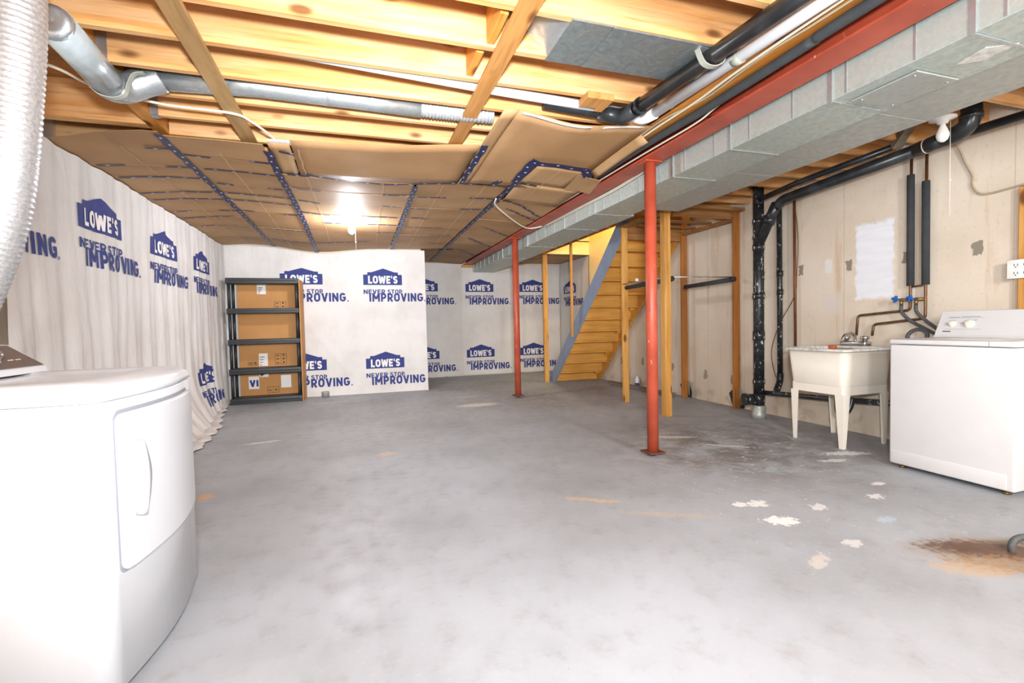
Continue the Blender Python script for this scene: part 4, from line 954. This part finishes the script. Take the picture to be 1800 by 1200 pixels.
mk('floor_pipe', G().tube([(4.18, 3.20, 0), (4.18, 3.19, .42)], .035, 14), M['offw'], None, 'short cream pipe stub standing under the laundry tub', 'pipe')

# ------------------------------------------------------------------ washer
wx0, wx1, wy0, wy1 = 3.59, 4.26, 1.70, 2.388
wa = thing('washing_machine', 'white top-loading washing machine by the right wall', 'washer', (3.93, 2.04, 0))
mk('cabinet', G().rbox(wx0, wx1, wy0, wy1, .025, .868, .014, 3), M['enamelw'], wa)
mk('kick_panel', G().rbox(wx0-.003, wx0+.01, wy0+.035, wy1-.012, .03, .125, .006, 2), M['enamelw'], wa)
tp = mk('top_panel', G().rbox(wx0-.004, wx1, wy0-.002, wy1+.002, .872, .906, .012, 3), M['enamelw'], wa)
mk('lid', G().rbox(wx0+.012, 4.02, wy0+.12, wy1-.07, .9065, .912, .003, 2), M['enamelw'], tp)
co = mk('console', G().prism([(4.045, wy0, .907), (4.06, wy0, .925), (4.15, wy0, 1.095), (4.19, wy0, 1.098), (4.25, wy0, 1.05), (4.25, wy0, .907)], (0, wy1-wy0, 0)), M['enamelw'], wa)
nrm = Vector((-.17, 0, .09)).normalized(); slope = Vector((.09, 0, .17)).normalized()
def con(y, s, off=.0): return Vector((4.06, y, .925)) + slope*s + nrm*off
for y, r in ((2.30, .020), (2.20, .026)):
    kb = mk('knob', G().lathe([(r*1.25, 0), (r*1.25, .003), (r, .005), (r*.9, .02), (r*.3, .022)], con(y, .088, .0005), nrm, 18), M['offw'], co)
    mk('pointer', G().bar(con(y-.016, .088, .024), con(y+.016, .088, .024), .006, .006, nrm), M['offw'], kb)
fr = G()
for a, b, c, d in ((2.345, 2.125, .045, .047), (2.345, 2.125, .135, .137)): fr.add([con(a, c, .0008), con(b, c, .0008), con(b, d, .0008), con(a, d, .0008)], [(0, 1, 2, 3)])
mk('printed_frame', fr, M['ink_shade'], co, fixn=False)
mk('badge', G().add([con(2.345, .024, .001), con(2.295, .024, .001), con(2.295, .031, .001), con(2.345, .031, .001)], [(0, 1, 2, 3)]), M['dark'], co, fixn=False)
for y, s, wd in ((2.33, .140, .06), (2.26, .142, .11), (2.31, .112, .02), (2.22, .115, .02), (2.185, .115, .025), (2.25, .09, .018), (1.80, .055, .08)):
    mk('print_bar', G().add([con(y, s, .0009), con(y-wd, s, .0009), con(y-wd, s+.004, .0009), con(y, s+.004, .0009)], [(0, 1, 2, 3)]), M['ink_shade'], co, fixn=False)
mk('seam', G().box(wx0-.0045, wx0-.0038, 1.824, 1.827, .874, .905), M['ink_shade'], wa)
for y in (wy0+.06, wy1-.06):
    for x in (wx0+.05, wx1-.05): mk('foot', G().lathe([(.022, 0), (.022, .012), (.01, .014), (.01, .03)], (x, y, 0), n=12), M['brass'], wa)

# ------------------------------------------------------------------ dryer
dr = thing('dryer', 'white clothes dryer with bowed front door in the left foreground', 'dryer', (-1.05, 1.97, 0))
dy0, dy1, dxb = 1.605, 2.345, -1.36
def dout(ins, z, bow=.035):
    o_ = []; r = .055
    y0, y1 = dy0+ins, dy1-ins; xf = -.683-ins
    n = 14
    o_.append((dxb+ins, y0, z))
    for i in range(6):
        a = -PI/2 + PI/2*i/5; o_.append((xf-r+r*math.cos(a), y0+r+r*math.sin(a), z))
    for i in range(1, n):
        t_ = i/n; y = lerp(y0+r, y1-r, t_); o_.append((xf + bow*math.sin(PI*t_), y, z))
    for i in range(6):
        a = PI/2*i/5; q = .022; o_.append((xf-q+q*math.cos(a), y1-q+q*math.sin(a), z))
    o_.append((dxb+ins, y1, z))
    return o_
mk('cabinet', G().loft([dout(.012, .022), dout(0, .03), dout(0, .866), dout(.004, .872)], smooth=True), M['enamel'], dr)
tp = mk('top_panel', G().loft([dout(.004, .8735), dout(-.003, .878), dout(-.002, .892), dout(.008, .910), dout(.03, .924), dout(.06, .930), dout(.11, .931), dout(.13, .926), dout(.16, .919)], smooth=True), M['enamel'], dr)
mk('base_gap', G().loft([dout(.03, .004), dout(.03, .022)]), M['dark'], dr)
def fx(y, off=0):
    t_ = (y-(dy0+.055))/((dy1-.055)-(dy0+.055)); return -.683 + .035*math.sin(PI*max(0, min(1, t_))) + off
def front_plate(y0, y1, z0, z1, off, th, rnd, ny=14):
    g = G(); rings = []
    for (ins, o2) in ((0, off-th), (0, off-.006), (.006, off)):
        ring_ = []
        a0, a1, b0, b1 = y0+ins, y1-ins, z0+ins, z1-ins; r = rnd
        pts = []
        for cy, cz, aa in ((a1-r, b1-r, 0), (a0+r, b1-r, PI/2), (a0+r, b0+r, PI), (a1-r, b0+r, 1.5*PI)):
            for i in range(5): a = aa+PI/2*i/4; pts.append((cy+r*math.cos(a), cz+r*math.sin(a)))
        full = []
        for i in range(len(pts)):
            p, q = pts[i], pts[(i+1) % len(pts)]
            k_ = 8 if abs(p[0]-q[0]) > .1 else 1
            for j in range(k_): full.append((lerp(p[0], q[0], j/k_), lerp(p[1], q[1], j/k_)))
        rings.append([(fx(y, o2), y, z) for y, z in full])
    g.loft(rings, True, False)
    # front surface as a grid of strips so that it follows the bow
    n = len(rings[-1]); base = [Vector(p) for p in rings[-1]]
    order = sorted({round(p.y, 5) for p in base})
    top = {}; bot = {}
    for p in base:
        k_ = round(p.y, 5)
        top[k_] = max(top.get(k_, -9), p.z); bot[k_] = min(bot.get(k_, 9), p.z)
    ks = [k_ for k_ in order]
    g.add([(fx(k_, off), k_, bot[k_]) for k_ in ks] + [(fx(k_, off), k_, top[k_]) for k_ in ks], [(i, i+1, len(ks)+i+1, len(ks)+i) for i in range(len(ks)-1)], True)
    return g
mk('door_gap_shade', front_plate(1.655, 2.285, .352, .848, .0012, .004, .03), M['ink_shade'], dr)  # grey plate behind the door, its colour stands for the gap's shadow line
do = mk('door', front_plate(1.666, 2.274, .364, .832, .018, .018, .028), M['enamel'], dr)
mk('handle_recess', front_plate(1.70, 1.80, .50, .755, .0175, .004, .02), M['enamelw'], do)
hg = []
for z in frange(.515, .74, 12):
    t_ = (z-.515)/.225; hg.append((z, .018 + .045*math.sin(PI*t_)))
g = G(); ringsh = []
for z, wd in hg: ringsh.append([(fx(1.715, .018), 1.712, z), (fx(1.715, .036), 1.714, z), (fx(1.73, .040), 1.715+wd*.6, z), (fx(1.75, .034), 1.716+wd, z), (fx(1.75, .018), 1.716+wd, z)])
mk('handle', g.loft(ringsh), M['enamel'], do)
mk('latch_tab', front_plate(1.79, 1.815, .56, .70, .0205, .004, .006), M['enamel'], do)
for z in (.50, .74): mk('hinge', G().box(fx(2.292, .001), fx(2.292, .010), 2.281, 2.290, z, z+.05), M['ink_shade'], dr)
cn = mk('console', G().prism([(-1.150, dy0+.03, .928), (-1.155, dy0+.03, .948), (-1.265, dy0+.03, 1.032), (-1.30, dy0+.03, 1.036), (-1.35, dy0+.03, 1.0), (-1.35, dy0+.03, .925)], (0, dy1-dy0-.06, 0)), M['enamel'], dr)
n2 = Vector((.084, 0, .11)).normalized(); s2 = Vector((-.11, 0, .084)).normalized()
def dcon(y, s, off): return Vector((-1.155, y, .948)) + s2*s + n2*off
mk('control_panel', G().add([dcon(a, b, c) for c in (.0, .003) for a, b in ((dy0+.035, .006), (dy1-.036, .006), (dy1-.05, .132), (dy0+.05, .132))], [(3,2,1,0), (4,5,6,7), (0,1,5,4), (1,2,6,5), (2,3,7,6), (3,0,4,7)]), M['graypan'], cn)
kb = mk('dial', G().lathe([(.038, 0), (.038, .006), (.03, .010), (.029, .03), (.024, .034)], dcon(2.10, .068, .003), n2, 24), M['chrome'], cn)
for a, b in ((2.24, .045), (2.20, .045), (1.9, .07)):
    mk('print_bar', G().add([dcon(a, b, .0035), dcon(a-.03, b, .0035), dcon(a-.03, b+.004, .0035), dcon(a, b+.004, .0035)], [(0,1,2,3)]), M['label'], cn, fixn=False)
for x in (dxb+.08, -.80):
    for y in (dy0+.08, dy1-.08): mk('foot', G().tube([(x, y, 0), (x, y, .024)], .02, 12), M['black'], dr)

# ------------------------------------------------------------------ lamps, outlet, cables on the right
def lamp(x, y, z, lit, label, zchain, zhold):
    t = thing('ceiling_lamp', label, 'lamp', (x, y, z), 'bare ceiling bulbs')
    mk('lampholder', G().lathe([(.074, 0), (.074, -.012), (.036, -.022), (.028, -.04), (.02, -.042)], (x, y, z), n=24), M['porcelain'], t)
    prof = [(.015, -.04), (.016, -.055), (.026, -.078), (.035, -.104), (.036, -.122), (.028, -.148), (.012, -.161), (.0, -.163)]
    mk('bulb', G().lathe(prof, (x, y, z), n=24), M['bulb'] if lit else M['glass'], t)
    ch = mk('pull_chain', G().tube([(x+.042, y-.02, z-.02), (x+.044, y-.02, zchain)], .0022, 6), M['cable'], t)
    mk('bead', G().lathe([(.0, -.01), (.007, -.004), (.007, .004), (0, .01)], (x+.044, y-.02, zhold), n=10), M['cable'], ch)
lamp(-.028, 6.0, 2.343, True, 'lit bare bulb on the cardboard ceiling with pull chain', 1.95, 2.08)
lamp(3.80, 2.20, 2.398, False, 'unlit white bulb in a porcelain holder beside the trunk duct', 1.74, 1.98)
mk('stud_block', G().rbox(4.325, 4.363, 1.96, 2.052, 1.0, 1.93, .003, 1, False), M['stud'], None, 'short upright board behind the wall outlet above the washer', 'board')
ot = thing('wall_outlet', 'white duplex outlet in its cover plate above the washer', 'outlet', (4.31, 2.05, 1.31))
mk('box', G().rbox(4.305, 4.323, 1.972, 2.094, 1.312, 1.432, .003, 1, False), M['porcelain'], ot)
pl = mk('cover_plate', G().rbox(4.298, 4.304, 1.968, 2.098, 1.308, 1.436, .003, 2), M['porcelain'], ot)
for yy in (2.05, 2.0):
    for z in (1.345, 1.40):
        mk('slot', G().box(4.2965, 4.2985, yy-.012, yy-.009, z-.008, z+.008).box(4.2965, 4.2985, yy+.006, yy+.009, z-.008, z+.008).lathe([(.004, 0), (.004, .0015)], (4.2985, yy, z-.015), (-1, 0, 0), 8), M['dark'], pl)
mk('cable', G().tube(smooth_path([(4.34, 2.47, 2.44), (4.35, 2.42, 2.34), (4.352, 2.37, 2.2), (4.352, 2.325, 2.087), (4.352, 2.325, 2.02), (4.352, 2.29, 1.955), (4.352, 2.23, 1.935), (4.352, 2.12, 1.94), (4.345, 2.04, 1.945), (4.345, 1.99, 1.93)], 6), .007, 8), M['cabled'], None, 'tan cable dropping down the right wall to the board above the washer', 'cable')
mk('floor_hose', G().tube(smooth_path([(2.765, 1.315, .0), (2.763, 1.315, .03), (2.785, 1.312, .055), (2.84, 1.305, .06), (3.0, 1.28, .045), (3.4, 1.25, .016), (4.2, 1.3, .014)], 6), .014, 12), M['hose'], None, 'dark hose ending in the rusty patch on the floor', 'hose')
